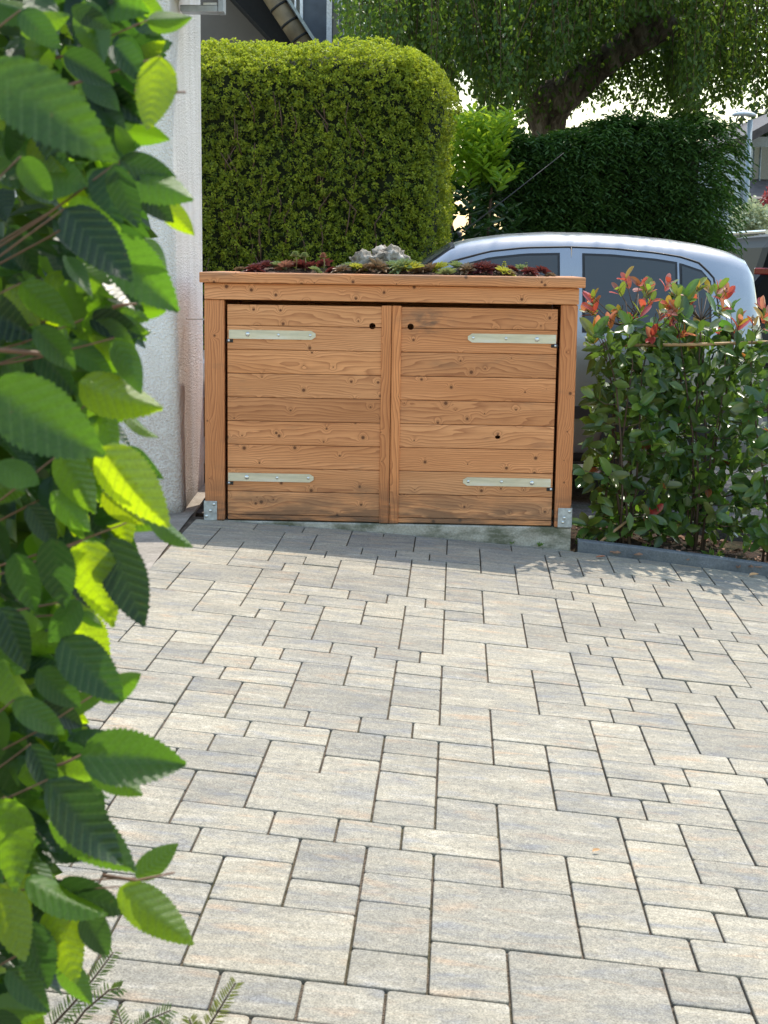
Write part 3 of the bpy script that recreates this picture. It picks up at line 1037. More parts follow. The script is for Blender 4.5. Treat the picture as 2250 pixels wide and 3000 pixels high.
C0 = Vector((CARX, CARY, CARZ)) - Vector(car.location)
def cw(x, y, z): return (C0.x + x, C0.y + y, C0.z + z)
def side_y(x, z):
    s = section(x)
    zz = [q[1] for q in s]; yy = [q[0] for q in s]
    return itp(z, zz, yy)
def car_paint():
    m, nt, b, o = new_mat('silver blue metallic paint')
    setc(b, (.56, .65, .78), .30, .72)
    b.inputs['Coat Weight'].default_value = .25
    b.inputs['Coat Roughness'].default_value = .06
    tc = nd(nt, "ShaderNodeTexCoord").outputs['Object']
    n = noise_t(nt, tc, 700, 2, .6)
    d = noise_t(nt, tc, 3, 4, .6)
    c = ramp(nt, n, [(.35, (.285, .295, .31)), (.65, (.385, .395, .41))])
    c = mixc(nt, mth(nt, 'MULTIPLY', ramp(nt, d, [(.45, 0), (.75, 1)]), .25), c, (.45, .45, .44))
    nt.links.new(c, b.inputs['Base Color'])
    return m
M['paint'] = car_paint()
def glass_mat():
    m, nt, b, o = new_mat('tinted car glass')
    setc(b, (.075, .085, .09), .03, 0, .5)
    tr = nd(nt, "ShaderNodeBsdfTransparent", {0: (.25, .28, .28, 1)})
    mx = nd(nt, "ShaderNodeMixShader", {0: .18})
    nt.links.new(b.outputs[0], mx.inputs[1]); nt.links.new(tr.outputs[0], mx.inputs[2])
    nt.links.new(mx.outputs[0], o.inputs[0])
    return m
M['glass'] = glass_mat()
M['rubber'] = plain('black rubber', (.012, .012, .013), .55)
M['trim'] = plain('black plastic trim', (.02, .021, .023), .5)
v, f = [], []
for s, x in zip(secs, XS):
    ring = [cw(x, -y, z) for y, z in s] + [cw(x, y, z) for y, z in reversed(s[:-1])]
    v += ring
NR = 2 * NP_ - 1
for a in range(len(XS) - 1):
    for k in range(NR - 1): f.append((a * NR + k, a * NR + k + 1, (a + 1) * NR + k + 1, (a + 1) * NR + k))
    f.append((a * NR + NR - 1, a * NR, (a + 1) * NR, (a + 1) * NR + NR - 1))
f.append(tuple(range(NR))[::-1]); f.append(tuple((len(XS) - 1) * NR + k for k in range(NR)))
body = pydata('body', v, f, M['paint'], car, smooth=True)
def patch(name, x0, x1, zb, zt, off, mat, parent, nx=24, nz=7, sgn=-1, thick=0):
    """panel that follows the flank between two curves"""
    v, f = [], []
    for i in range(nx + 1):
        x = x0 + (x1 - x0) * i / nx
        b_, t_ = zb(x), zt(x)
        if t_ < b_ + .001: t_ = b_ + .001
        for j in range(nz + 1):
            z = b_ + (t_ - b_) * j / nz
            v.append(cw(x, sgn * (side_y(x, z) + off), z))
    for i in range(nx):
        for j in range(nz):
            a = i * (nz + 1) + j
            f.append((a, a + nz + 1, a + nz + 2, a + 1))
    return pydata(name, v, f, mat, parent, smooth=True)
arcx = [1.42, 1.60, 1.78, 1.95, 2.15, 2.35, 2.60, 2.85, 3.10, 3.25, 3.36, 3.43]
arcz = [1.070, 1.195, 1.298, 1.378, 1.432, 1.456, 1.464, 1.458, 1.437, 1.415, 1.38, 1.30]
arc = lambda x, d=0: itp(x, arcx, arcz) - d
bot = lambda x: 1.0
for sgn in (-1, 1):
    # seals, then panes, a little proud of one another
    fw_, rw_, qw_ = (1.47, 2.535), (2.69, 3.205), (3.245, 3.40)
    if True:
        for nm, (a, b_), dz in (('front_window', fw_, .046), ('rear_window', rw_, .046), ('quarter_window', qw_, .050)):
            seal = patch('window_seal', a - .014, b_ + .014, lambda x: bot(x) - .014, lambda x: max(arc(x, dz - .014), 1.0), .003, M['rubber'], car, sgn=sgn)
            patch(nm, a, b_, bot, lambda x: max(arc(x, dz), 1.001), .006, M['glass'], car, sgn=sgn)
    # door gaps
    for nm, pts in (('door_gap', [(x, arc(x)) for x in np.linspace(1.30, 3.40, 40)] + [(3.43, 1.30), (3.46, 1.10), (3.46, .98), (3.42, .85), (3.25, .72), (3.12, .5), (3.08, .3)]),
                    ('door_gap', [(2.615, 1.462), (2.618, 1.2), (2.61, .9), (2.60, .6), (2.60, .28)]),
                    ('door_gap', [(1.42, 1.0), (1.36, .8), (1.40, .5), (1.44, .28)])):
        tube(nm, [cw(x, sgn * (side_y(max(x, 1.24), z) + .0005), z) for x, z in pts], .0062, M['rubber'], car, 6)
    # side moulding, sill and handles
    o = patch('side_moulding', 1.05, 3.55, lambda x: .500, lambda x: .572, .014, M['trim'], car, 30, 3, sgn)
    patch('sill_trim', .80, 3.2, lambda x: .225, lambda x: .30, .006, M['trim'], car, 30, 3, sgn)
    for hx_ in (2.40, 3.22):
        tube('door_handle', [cw(hx_ - .09, sgn * (side_y(hx_, .88) + .004), .885), cw(hx_ - .06, sgn * (side_y(hx_, .88) + .03), .89), cw(hx_ + .06, sgn * (side_y(hx_, .88) + .03), .89), cw(hx_ + .09, sgn * (side_y(hx_, .88) + .004), .885)], [.010, .014, .014, .010], M['paint'], car, 8)
    # mirror
    bm = bmesh.new()
    bmesh.ops.create_icosphere(bm, subdivisions=3, radius=1)
    for q in bm.verts: q.co = Vector(cw(1.52 + q.co.x * .06, sgn * (.93 + q.co.y * .10), 1.02 + q.co.z * .07))
    bm_obj('wing_mirror', bm, M['paint'], car, True)
    # wheels
    for wx in (.72, 3.12):
        wh = []
        v, f = tube_data([cw(wx, sgn * .66, .29), cw(wx, sgn * .70, .29), cw(wx, sgn * .82, .29), cw(wx, sgn * .856, .29)], [.24, .29, .29, .265], 28)
        w_ = pydata('wheel', v, f, M['rubber'], car)
        v, f = tube_data([cw(wx, sgn * .850, .29), cw(wx, sgn * .860, .29), cw(wx, sgn * .866, .29)], [.20, .195, .06], 24)
        pydata('wheel_cover', v, f, plain('wheel cover', (.45, .46, .48), .35, .6), w_)
        v, f = tube_data([cw(wx, sgn * .60, .31), cw(wx, sgn * .853, .31)], .335, 28)
        pydata('wheel_arch', v, f, M['trim'], car)
# windscreen, following the sloping top
def top_patch(name, x0, x1, w0, w1, off, mat, nx=16, ny=14):
    v, f = [], []
    for i in range(nx + 1):
        x = x0 + (x1 - x0) * i / nx
        hw = w0 + (w1 - w0) * i / nx
        s = section(x)
        yy = [q[0] for q in s][::-1]; zz = [q[1] for q in s][::-1]
        for j in range(ny + 1):
            y = -hw + 2 * hw * j / ny
            v.append(cw(x - off * .6, y, itp(abs(y), yy, zz) + off * .8))
    for i in range(nx):
        for j in range(ny):
            a = i * (ny + 1) + j
            f.append((a, a + ny + 1, a + ny + 2, a + 1))
    return pydata(name, v, f, mat, car, smooth=True)
top_patch('windscreen_seal', 1.25, 1.955, .775, .615, .004, M['rubber'])
top_patch('windscreen', 1.28, 1.935, .76, .60, .008, M['glass'])
# rear window and lamps
for sgn in (-1, 1):
    bm = bmesh.new(); bm_box(bm, *[cw(3.66, 0, 0)[0], cw(3.735, 0, 0)[0]], *sorted((C0.y + sgn * .42, C0.y + sgn * .60)), C0.z + .92, C0.z + 1.15, .03)
    bm_obj('tail_lamp', bm, plain('red lamp', (.4, .01, .01), .15), car)
tube('roof_antenna', [tuple(at(1343, 688, 9.35) - car.location), tuple(at(1352, 682, 9.35) - car.location)], [.022, .012], M['rubber'], car, 8)
tube('antenna_rod', [tuple(at(1350, 684, 9.35) - car.location), tuple(at(1510, 560, 9.4) - car.location), tuple(at(1652, 448, 9.45) - car.location)], [.0035, .0028, .0022], M['rubber'], car, 6)

# ================================================================== VEGETATION BEHIND
def core_mesh(name, pts_fn, mat, parent): pass
M['twig'] = plain('brown twig', (.10, .06, .035), .8)
M['bark'] = None
def bark_mat():
    m, nt, b, o = new_mat('rough dark bark')
    tc = nd(nt, "ShaderNodeTexCoord").outputs['Object']
    a = noise_t(nt, vmul(nt, tc, (6, 6, 2.2)), 1.6, 6, .7, .8)
    c = ramp(nt, a, [(.32, (.04, .03, .024)), (.5, (.17, .13, .10)), (.72, (.42, .36, .29))])
    nt.links.new(c, b.inputs['Base Color']); setc(b, rough=.95, spec=.15)
    bump(nt, a, 1.0, .06, b)
    return m
M['bark'] = bark_mat()
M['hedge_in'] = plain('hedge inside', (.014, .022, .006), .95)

# ---- clipped hedge
hx0, hx1, hy0, hy1, hz1 = -2.6, .43, 11.0, 12.5, 1.52 + CZ
HZ0 = .02
def hedge_shape(P, Nn):
    """round the edges of the block, narrow its foot, add soft lumps"""
    rr = np.array([.46, .34, .38])
    lo = np.array([hx0 - 1, hy0 + rr[1], HZ0 - 1]); hi = np.array([hx1 - rr[0], hy1 - rr[1], hz1 - rr[2]])
    inner = np.clip(P, lo, hi)
    dv = P - inner
    ln = np.linalg.norm(dv / rr, axis=1, keepdims=True)
    dirn = np.where(ln > .2, dv / np.maximum(ln, 1e-6), Nn * rr)
    Q = inner + dirn
    nrm = unit(np.where(ln > .2, dirn, Nn))
    taper = np.clip((1.8 - Q[:, 2]) / 1.8, 0, 1)
    Q[:, 0] -= taper * .17 * (Q[:, 0] > hx1 - .8) * np.clip((Q[:, 0] - hx1 + .8) / .8, 0, 1)
    lump = np.array([noise.noise(Vector(q) * 2.6) * .055 + noise.noise(Vector(q) * 8.0) * .03 for q in Q])
    drop = np.array([noise.noise(Vector((q[0] * 1.1, q[1] * .7, 4))) * .06 for q in Q])
    Q = Q + nrm * lump[:, None]
    Q[:, 2] += drop * (nrm[:, 2] > .3)
    return Q, nrm
def hedge_pt(n):
    u_ = rng.random(n)
    P = np.stack([rng.uniform(hx0, hx1, n), rng.uniform(hy0, hy1, n), rng.uniform(HZ0, hz1, n)], 1)
    Nn = np.zeros((n, 3))
    fr_, sd_, tp_ = u_ < .60, (u_ >= .60) & (u_ < .75), u_ >= .75
    P[fr_, 1] = hy0; Nn[fr_, 1] = -1
    P[sd_, 0] = hx1; Nn[sd_, 0] = 1
    P[tp_, 2] = hz1; Nn[tp_, 2] = 1
    return hedge_shape(P, Nn)
NT_, K = 21000, 12
Q, nrm = hedge_pt(NT_)
poke = rng.uniform(-.055, .022, NT_)
Q = Q + nrm * poke[:, None]
d = unit(np.repeat(nrm, K, 0) * .55 + rng.normal(size=(NT_ * K, 3)) * .75)
tang = unit(np.cross(d, rng.normal(size=(NT_ * K, 3))))
ax = unit(tang * .75 + d * .6 + np.array([0, 0, .15]))
c = np.repeat(Q, K, 0) + d * np.repeat(rng.uniform(.006, .015, NT_), K)[:, None]
tone = np.clip(np.repeat(.36 + poke * 6 + rng.normal(size=NT_) * .15 + np.clip((Q[:, 2] - hz1 + .42) / .4, 0, 1) * .42, K) + rng.normal(size=NT_ * K) * .12, 0, 1)  # tuft highlights and darker hollows put into the leaf tone
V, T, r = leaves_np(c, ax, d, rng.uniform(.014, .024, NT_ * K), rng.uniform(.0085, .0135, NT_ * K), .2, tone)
hedge = empty('clipped_hedge', ((hx0 + hx1) / 2, (hy0 + hy1) / 2, .013))
tag(hedge, 'tall clipped yellow green hedge block with rounded top behind the shelter', 'hedge')
def local(o, parent):
    o.parent = parent
    o.matrix_parent_inverse = Matrix.Translation(-Vector(parent.location))
    return o
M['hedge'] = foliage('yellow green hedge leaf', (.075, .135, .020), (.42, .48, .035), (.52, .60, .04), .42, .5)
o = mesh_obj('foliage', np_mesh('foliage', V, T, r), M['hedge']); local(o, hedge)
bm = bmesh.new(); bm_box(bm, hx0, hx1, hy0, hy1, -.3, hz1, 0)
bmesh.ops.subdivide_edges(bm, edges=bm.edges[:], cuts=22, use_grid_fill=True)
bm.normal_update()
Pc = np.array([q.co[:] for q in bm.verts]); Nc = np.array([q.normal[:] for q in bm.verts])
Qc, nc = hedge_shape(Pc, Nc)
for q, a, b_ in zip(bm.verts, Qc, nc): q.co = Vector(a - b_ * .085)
o = bm_obj('dark_core', bm, M['hedge_in']); local(o, hedge)  # solid dark core, added to keep light and view from passing through
# brown stems that show between the leaves
tw = []
for k in range(70):
    x = random.uniform(hx0 + .8, hx1 - .45); z = random.uniform(.9, hz1 - .45)
    tw.append(tube_data([(x, hy0 + .06, z - .14), (x + random.uniform(-.04, .04), hy0 + .0, z), (x + random.uniform(-.08, .08), hy0 - .005, z + .12)], [.006, .005, .003], 5))
v, f = join_data(tw)
o = pydata('twigs', v, f, M['twig'], smooth=True); local(o, hedge); o['kind'] = 'stuff'

# ---- dark hedge of drooping sprays
def sprays(n, fn, L0, L1, leaf_l, leaf_w, droop, per=9):
    """fn(n) -> base points and outward directions; each spray is a drooping comb of small blades"""
    P, D = fn(n)
    Cc, Ax, Nr, Rn = [], [], [], []
    D = unit(D)
    side = unit(np.cross(D, np.array([0, 0, 1.0])) + 1e-6)
    Ls = rng.uniform(L0, L1, n)
    rnd = np.clip(rng.normal(.5, .28, n), 0, 1)
    for k in range(per):
        t = (k + .5) / per
        pos = P + D * (Ls * t)[:, None] + np.array([0, 0, -1.0]) * (droop * Ls * t * t)[:, None]
        tang = unit(D + np.array([0, 0, -2.0 * droop * t]))
        s = 1 if k % 2 else -1
        a = unit(tang * .75 + side * s * .75 + rng.normal(size=(n, 3)) * .15)
        Cc.append(pos); Ax.append(a); Nr.append(unit(np.cross(a, side) * .3 + np.array([0, 0, 1.0]) + rng.normal(size=(n, 3)) * .25)); Rn.append(rnd)
    return np.concatenate(Cc), np.concatenate(Ax), np.concatenate(Nr), np.concatenate(Rn)
dx0, dx1, dy0, dy1, dz1 = .98, 2.82, 13.5, 14.9, 1.05 + CZ
def dark_fn(n):
    u_ = rng.random(n)
    x = rng.uniform(dx0, dx1, n); y = np.full(n, dy0); z = rng.uniform(.1, 1, n) * (dz1 + .13 * (x - 1.6) + .06)
    D = np.stack([rng.normal(0, .45, n), np.full(n, -1.0), rng.uniform(-.25, .5, n)], 1)
    top = u_ > .70
    y[top] = rng.uniform(dy0, dy1, top.sum()); z[top] = dz1
    D[top] = np.stack([rng.normal(0, .6, top.sum()), rng.normal(-.35, .5, top.sum()), np.full(top.sum(), .7)], 1)
    lf = u_ < .10; x[lf] = dx0; y[lf] = rng.uniform(dy0, dy1, lf.sum()); D[lf, 0] = -1; D[lf, 1] *= .3
    rt_ = (u_ >= .10) & (u_ < .22); x[rt_] = dx1; y[rt_] = rng.uniform(dy0, dy1, rt_.sum()); D[rt_, 0] = 1; D[rt_, 1] *= .4
    P = np.stack([x, y, z], 1)
    lump = np.array([noise.noise(Vector(q) * 1.6) for q in P])
    P[:, 1] -= lump * .16
    P[:, 2] += np.where(top, np.array([noise.noise(Vector((q[0] * 1.8, q[1], 0))) * .16 for q in P]) + .13 * (P[:, 0] - 1.6), 0)
    P[:, 0] += np.where(P[:, 0] >= dx1 - .001, (P[:, 2] - 1.9) * .10, 0)
    return P, D
c, ax, nr, rn = sprays(8200, dark_fn, .14, .30, .06, .016, .55, 11)
V, T, r = leaves_np(c, ax, nr, rng.uniform(.045, .075, len(c)), rng.uniform(.013, .022, len(c)), .15, rn)
dk = empty('conifer_hedge', (2.0, 14.2, .013))
tag(dk, 'dark green overgrown conifer hedge in shade behind the car', 'hedge')
M['dark_leaf'] = foliage('dark conifer needles', (.026, .062, .020), (.085, .165, .036), (.12, .28, .03), .30, .5)
local(mesh_obj('foliage', np_mesh('foliage', V, T, r), M['dark_leaf']), dk)
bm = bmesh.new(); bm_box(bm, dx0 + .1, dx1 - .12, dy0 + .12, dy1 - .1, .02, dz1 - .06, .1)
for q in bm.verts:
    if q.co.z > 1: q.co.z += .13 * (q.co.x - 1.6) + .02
local(bm_obj('dark_core', bm, M['hedge_in']), dk)  # solid dark core added behind the sprays

# ---- laurel bush: bright whorls between the two hedges
lau = empty('laurel_bush', (.70, 13.4, .013))
tag(lau, 'cherry laurel with bright lime green top between the two hedges', 'bush')
def laurel(n, lo, hi, mat_key, upbias, parent, name, Ln=(.10, .15)):
    Cc, Ax, Nr = [], [], []
    for k in range(n):
        p = np.array([rng.uniform(a, b_) for a, b_ in zip(lo, hi)])
        dirn = unit(np.array([rng.normal(0, .35), rng.normal(-.45, .35), upbias]))
        for q in range(8):
            an = q * 2.4 + rng.random()
            side = np.array([math.cos(an), math.sin(an), 0])
            a = unit(dirn * .55 + side * .8 + np.array([0, 0, .1]))
            Cc.append(p + dirn * .02 * q); Ax.append(a); Nr.append(unit(dirn + rng.normal(size=3) * .3))
    Cc = np.array(Cc)
    V, T, r = leaves_np(Cc, np.array(Ax), np.array(Nr), rng.uniform(Ln[0], Ln[1], len(Cc)), rng.uniform(.030, .045, len(Cc)), .2)
    o = mesh_obj(name, np_mesh(name, V, T, r), M[mat_key]); local(o, parent)
M['laurel'] = foliage('laurel upper leaf', (.16, .30, .02), (.30, .46, .035), (.55, .75, .05), .45, .35)  # sunlit top of the bush put into a brighter leaf colour
M['laurel_low'] = foliage('laurel lower leaf', (.02, .05, .015), (.05, .10, .025), (.08, .2, .03), .25, .25, .6)  # same leaf darkened in colour for the dim lower part
A_ = at(1285, 560, 13.2); B_ = at(1470, 375, 13.2)
laurel(150, (A_.x - .06, 12.95, A_.z), (B_.x + .05, 13.8, B_.z), 'laurel', .9, lau, 'upper_leaves')
laurel(190, (A_.x - .1, 13.0, .15), (B_.x + .1, 13.7, A_.z), 'laurel_low', .4, lau, 'lower_leaves')
tw = [tube_data([(.70 + q * .08, 13.4, .013), (.70 + q * .14, 13.4, 1.2), (.70 + q * .18, 13.35, 2.2)], [.03, .02, .01], 6) for q in (-1, 0, 1)]
v, f = join_data(tw)
local(pydata('stems', v, f, M['twig'], smooth=True), lau)['kind'] = 'stuff'

# ---- weeping tree
tree = empty('weeping_tree', (1.52, 16.0, .013))
tag(tree, 'old weeping tree with knobbly leaning trunk and hanging leafy curtains', 'tree')
TY = 16.0
tp = [(1592, 640, .24), (1604, 470, .20), (1608, 405, .195), (1606, 362, .235), (1604, 322, .275), (1636, 285, .25), (1690, 248, .20), (1740, 200, .18), (1800, 158, .175), (1860, 118, .20), (1905, 92, .19)]
pts, rad = [], []
for px, py, rr in tp:
    p = at(px, py, TY); pts.append(p); rad.append(rr * .84)
pts[0] = Vector((pts[0].x - .02, TY, -.05)); pts.insert(1, at(1594, 560, TY)); rad.insert(1, .22)
def gnarly(pts, rad, seg=18, sub=4, amp=.16, seed=0):
    P, R2 = [], []
    for i in range(len(pts) - 1):
        for q in range(sub):
            t = q / sub
            P.append(pts[i].lerp(pts[i + 1], t)); R2.append(rad[i] * (1 - t) + rad[i + 1] * t)
    P.append(pts[-1]); R2.append(rad[-1])
    v, f = tube_data(P, R2, seg)
    out = []
    for k, q in enumerate(v):
        c = P[min(k // seg, len(P) - 1)]; d = q - c
        s = 1 + amp * noise.noise(q * 3.1 + Vector((seed, 0, 0))) + amp * .6 * noise.noise(q * 9 + Vector((0, seed, 0)))
        out.append(c + d * s)
    return out, f
v, f = gnarly(pts, rad)
local(pydata('trunk', v, f, M['bark'], smooth=True), tree)
for k, (L_) in enumerate(([(1895, 95, 16, .17), (1930, 40, 15.9, .14), (1950, -60, 15.8, .12), (1900, -260, 15.6, .08)],
                          [(1890, 100, 16, .16), (1960, 78, 16, .12), (2040, 66, 15.9, .09), (2150, 20, 15.7, .07), (2330, -120, 15.4, .05)],
                          [(1880, 108, 16, .13), (1835, 20, 15.7, .09), (1740, -90, 15.4, .07), (1560, -240, 15.0, .05)],
                          [(1940, 0, 16, .10), (2060, -150, 16.4, .08), (2300, -330, 16.8, .06)],
                          [(1760, -80, 15.5, .07), (1600, -120, 15.2, .06), (1400, -150, 14.8, .045), (1150, -160, 14.4, .03)],
                          [(1940, -60, 15.8, .10), (1960, -300, 14.4, .08), (2000, -560, 12.9, .06), (2060, -760, 11.4, .04)])):
    v, f = gnarly([at(a, b_, y) for a, b_, y, _ in L_], [q[3] for q in L_], 12, 4, .10, k * 3.3)
    local(pydata('limb', v, f, M['bark'], smooth=True), tree)
# hanging strands
env_x = [940, 1000, 1100, 1250, 1330, 1345, 1380, 1400, 1460, 1560, 1640, 1700, 1760, 1850, 1900, 1960, 2040, 2065, 2085, 2130, 2200, 2300, 2500]
env_y = [60, 105, 150, 250, 285, 190, 215, 290, 315, 345, 330, 300, 295, 300, 320, 325, 322, 200, 310, 285, 280, 330, 330]
Cc, Ax, Nr, Rn, Ln_ = [], [], [], [], []
tw = []
NS = 3200
clus = [(rng.uniform(1015, 2620), rng.uniform(13.6, 18.2)) for _ in range(340)]
for s in range(NS):
    cl = clus[s % 340]
    px = cl[0] + rng.normal(0, 13)
    Y = cl[1] + rng.normal(0, .12)
    endy = np.interp(px, env_x, env_y) + rng.normal(0, 16) - abs(rng.normal(0, 1)) * 95 * (rng.random() < .72)
    if Y < 15.6 and 1540 < px < 1990:       # keep the trunk in sight
        lim = np.interp(px, [1540, 1600, 1700, 1800, 1900, 1990], [250, 190, 130, 70, 20, 10])
        endy = min(endy, lim + rng.normal(0, 18))
    lo_ = at(px, endy, Y)
    topz = max(4.2 + rng.uniform(-.5, 1.3) - .10 * abs(lo_.x - 2.6) ** 1.6, lo_.z + .6)
    n = int((topz - lo_.z) / .034)
    sway = rng.normal(0, .05, 2)
    tt = np.linspace(0, 1, n)
    ph = rng.uniform(0, 6.28)
    x = lo_.x + sway[0] * (1 - tt) * 3 + .02 * np.sin(tt * 9 + ph)
    y = lo_.y + sway[1] * (1 - tt) * 3 + .02 * np.cos(tt * 8 + ph)
    z = topz + (lo_.z - topz) * tt
    P = np.stack([x, y, z], 1) + rng.normal(size=(n, 3)) * np.array([.045, .045, .015])
    keep = (rng.random(n) > .12)
    P = P[keep]; n = len(P)
    a = unit(np.stack([rng.normal(0, .6, n), rng.normal(0, .6, n), -rng.uniform(.4, 1.3, n)], 1))
    Cc.append(P); Ax.append(a); Nr.append(unit(rng.normal(size=(n, 3)) + np.array([0, -.3, .3]))); Rn.append(np.clip(rng.normal(.5, .25, n) , 0, 1))
    if s % 3 == 0: tw.append(tube_data([(x[0], y[0], z[0]), (x[len(x) // 2], y[len(y) // 2], z[len(z) // 2]), (x[-1], y[-1], z[-1])], [.006, .004, .002], 4, False))
# the part of the crown that hangs over the car, above the picture
n = 15000
P = np.stack([rng.uniform(1.1, 4.6, n), rng.uniform(10.7, 13.9, n), rng.uniform(4.2, 5.6, n)], 1)
gap = np.array([noise.noise(Vector((q[0] * 2.3, q[1] * 2.3, q[2] * .5))) for q in P])
P = P[gap > -.12]; n = len(P)
Cc.append(P); Ax.append(unit(np.stack([rng.normal(0, .6, n), rng.normal(0, .6, n), -rng.uniform(.3, 1.2, n)], 1))); Nr.append(unit(rng.normal(size=(n, 3)) + np.array([0, 0, .8]))); Rn.append(rng.random(n))
Cc = np.concatenate(Cc); Ax = np.concatenate(Ax); Nr = np.concatenate(Nr); Rn = np.concatenate(Rn)
V, T, r = leaves_np(Cc, Ax, Nr, rng.uniform(.042, .070, len(Cc)), rng.uniform(.024, .038, len(Cc)), .15, Rn)
M['weep'] = foliage('weeping tree leaf', (.034, .076, .020), (.085, .145, .028), (.22, .36, .035), .40, .45)
local(mesh_obj('crown', np_mesh('crown', V, T, r), M['weep']), tree)
v, f = join_data(tw)
o = local(pydata('hanging_twigs', v, f, M['twig']), tree); o['kind'] = 'stuff'

# ---- other trees further away
def far_tree(name, c, R_, n, leaf, mat, label, trunk_r=.15, cat='tree', group=None, sq=1.0):
    root = empty(name, (c[0], c[1], .013))
    tag(root, label, cat, group)
    d = unit(rng.normal(size=(n, 3)))
    rad = R_ * (rng.random(n) ** .4)
    lum = np.array([.78 + .45 * noise.noise(Vector(q) * 2.2 + Vector(c)) for q in d])
    P = np.array(c) + d * (rad * lum)[:, None] * np.array([1, 1, sq])
    V, T, r = leaves_np(P, unit(rng.normal(size=(n, 3)) + d * .5), unit(rng.normal(size=(n, 3)) + np.array([0, 0, .7])), rng.uniform(leaf * .7, leaf * 1.3, n), rng.uniform(leaf * .4, leaf * .65, n), .15)
    local(mesh_obj('crown', np_mesh('crown', V, T, r), mat), root)
    v, f = gnarly([Vector((c[0], c[1], -.05)), Vector((c[0] + .05, c[1], c[2] * .5)), Vector((c[0], c[1], c[2] + R_ * .2 * sq))], [trunk_r, trunk_r * .8, trunk_r * .4], 8, 3)
    local(pydata('trunk', v, f, M['bark'], smooth=True), root)
    return root
M['far_leaf'] = foliage('distant leaves', (.04, .07, .02), (.10, .15, .035), (.2, .3, .04), .35, .6)
M['far_dark'] = foliage('distant dark leaves', (.02, .035, .02), (.05, .075, .03), (.08, .13, .03), .25, .6)
q = at(1440, 350, 30); far_tree('garden_tree', (q.x, 30, q.z - .2), .5, 2600, .13, M['far_leaf'], 'small light green tree seen in the gap beside the knobbly trunk', .08)
q = at(1530, 380, 45); far_tree('garden_tree', (q.x, 45, q.z - 1.2), 1.3, 2600, .26, M['far_dark'], 'distant tree low behind the laurel bush', .2)
q = at(2260, 420, 38); far_tree('garden_tree', (q.x + .6, 38, q.z - .8), 2.4, 6000, .2, M['far_dark'], 'dark tree rising behind the street lamp head', .2, sq=1.35)
q = at(1800, 600, 40); far_tree('garden_tree', (q.x, 40, 1.6), 3.0, 5000, .28, M['far_dark'], 'broad dark tree hidden low behind the conifer hedge', .25)
M['varieg'] = foliage('cream variegated leaves', (.30, .36, .18), (.55, .58, .40), (.5, .55, .3), .35, .5)
M['maple'] = foliage('red maple leaves', (.20, .03, .04), (.34, .07, .08), (.5, .08, .06), .4, .5)
q = at(2196, 632, 24); far_tree('garden_shrub', (q.x + .05, 24, q.z - .1), .42, 1500, .07, M['varieg'], 'cream variegated shrub beside the street lamp post', .03, 'shrub')
q = at(2258, 590, 27); far_tree('maple_bush', (q.x + .18, 27, q.z), .42, 1500, .08, M['maple'], 'dark red maple in front of the far house', .04, 'bush')

# ================================================================== STREET LAMP
lp = at(2172, 860, 25); lh = at(2191, 350, 25)
lamp = empty('street_lamp', (lp.x, 25, .013))
tag(lamp, 'slim grey street lamp with flat curved head beyond the hedge', 'street lamp')
M['lampgrey'] = plain('grey lamp metal', (.30, .33, .33), .5, .4, .1)
hz = lh.z - .013
tube('post', [(0, 0, 0), (0, 0, 1.0), (0, 0, 1.02), (0, 0, hz * .62), (0, 0, hz * .63), (0, 0, hz)], [.085, .085, .058, .056, .045, .042], M['lampgrey'], lamp, 12)
hv = []
bm = bmesh.new()
bmesh.ops.create_icosphere(bm, subdivisions=3, radius=1)
for q in bm.verts:
    x = q.co.x
    q.co = Vector((-.10 + x * .20, q.co.y * .09, hz + .06 + q.co.z * (.055 if q.co.z > 0 else .03) + .02 * (1 - x * x)))
bm_obj('lamp_head', bm, plain('lamp head', (.55, .57, .58), .5), lamp, True)

# ================================================================== DARK SUV BY THE LAMP
suv = empty('parked_suv', (5.35, 20.8, .036))
tag(suv, 'black estate car with red tail lamp parked beyond the street lamp', 'car')
suv.scale = (1.15, 1.15, 1.15)
M['black_paint'] = plain('black car paint', (.010, .011, .013), .55, 0, .05)
M['black_paint'].node_tree.nodes['Principled BSDF'].inputs['Specular IOR Level'].default_value = .12
prof = [(-.86, .35), (-.92, .6), (-.93, .85), (-.88, 1.02), (-.80, 1.12), (-.72, 1.40), (-.62, 1.52), (-.3, 1.57), (.3, 1.57), (.62, 1.52), (.72, 1.40), (.80, 1.12), (.88, 1.02), (.93, .85), (.92, .6), (.86, .35)]
ys_ = [(-1.95, .90, .88), (-1.90, .97, .97), (-1.7, 1.0, 1.0), (.2, 1, 1.0), (.9, .98, .72), (2.2, .93, .62)]
v, f = [], []
for y, sx, sz in ys_:
    for x, z in prof:
        zz = z if z < 1.0 else 1.0 + (z - 1.0) * (1 if sz > .85 else max(0.02, (sz - .6) * 3))
        v.append((x * sx, y, zz * (1 if sz > .85 else .95)))
n = len(prof)
f = [(a * n + k, a * n + (k + 1) % n, (a + 1) * n + (k + 1) % n, (a + 1) * n + k) for a in range(len(ys_) - 1) for k in range(n)]
f += [tuple(range(n))[::-1], tuple((len(ys_) - 1) * n + k for k in range(n))]
pydata('body', v, f, M['black_paint'], suv)
bm = bmesh.new(); bm_box(bm, -.62, .62, -1.965, -1.952, 1.22, 1.46, 0); bm_obj('rear_window', bm, plain('reflecting glass', (.16, .21, .25), .08, 0), suv)
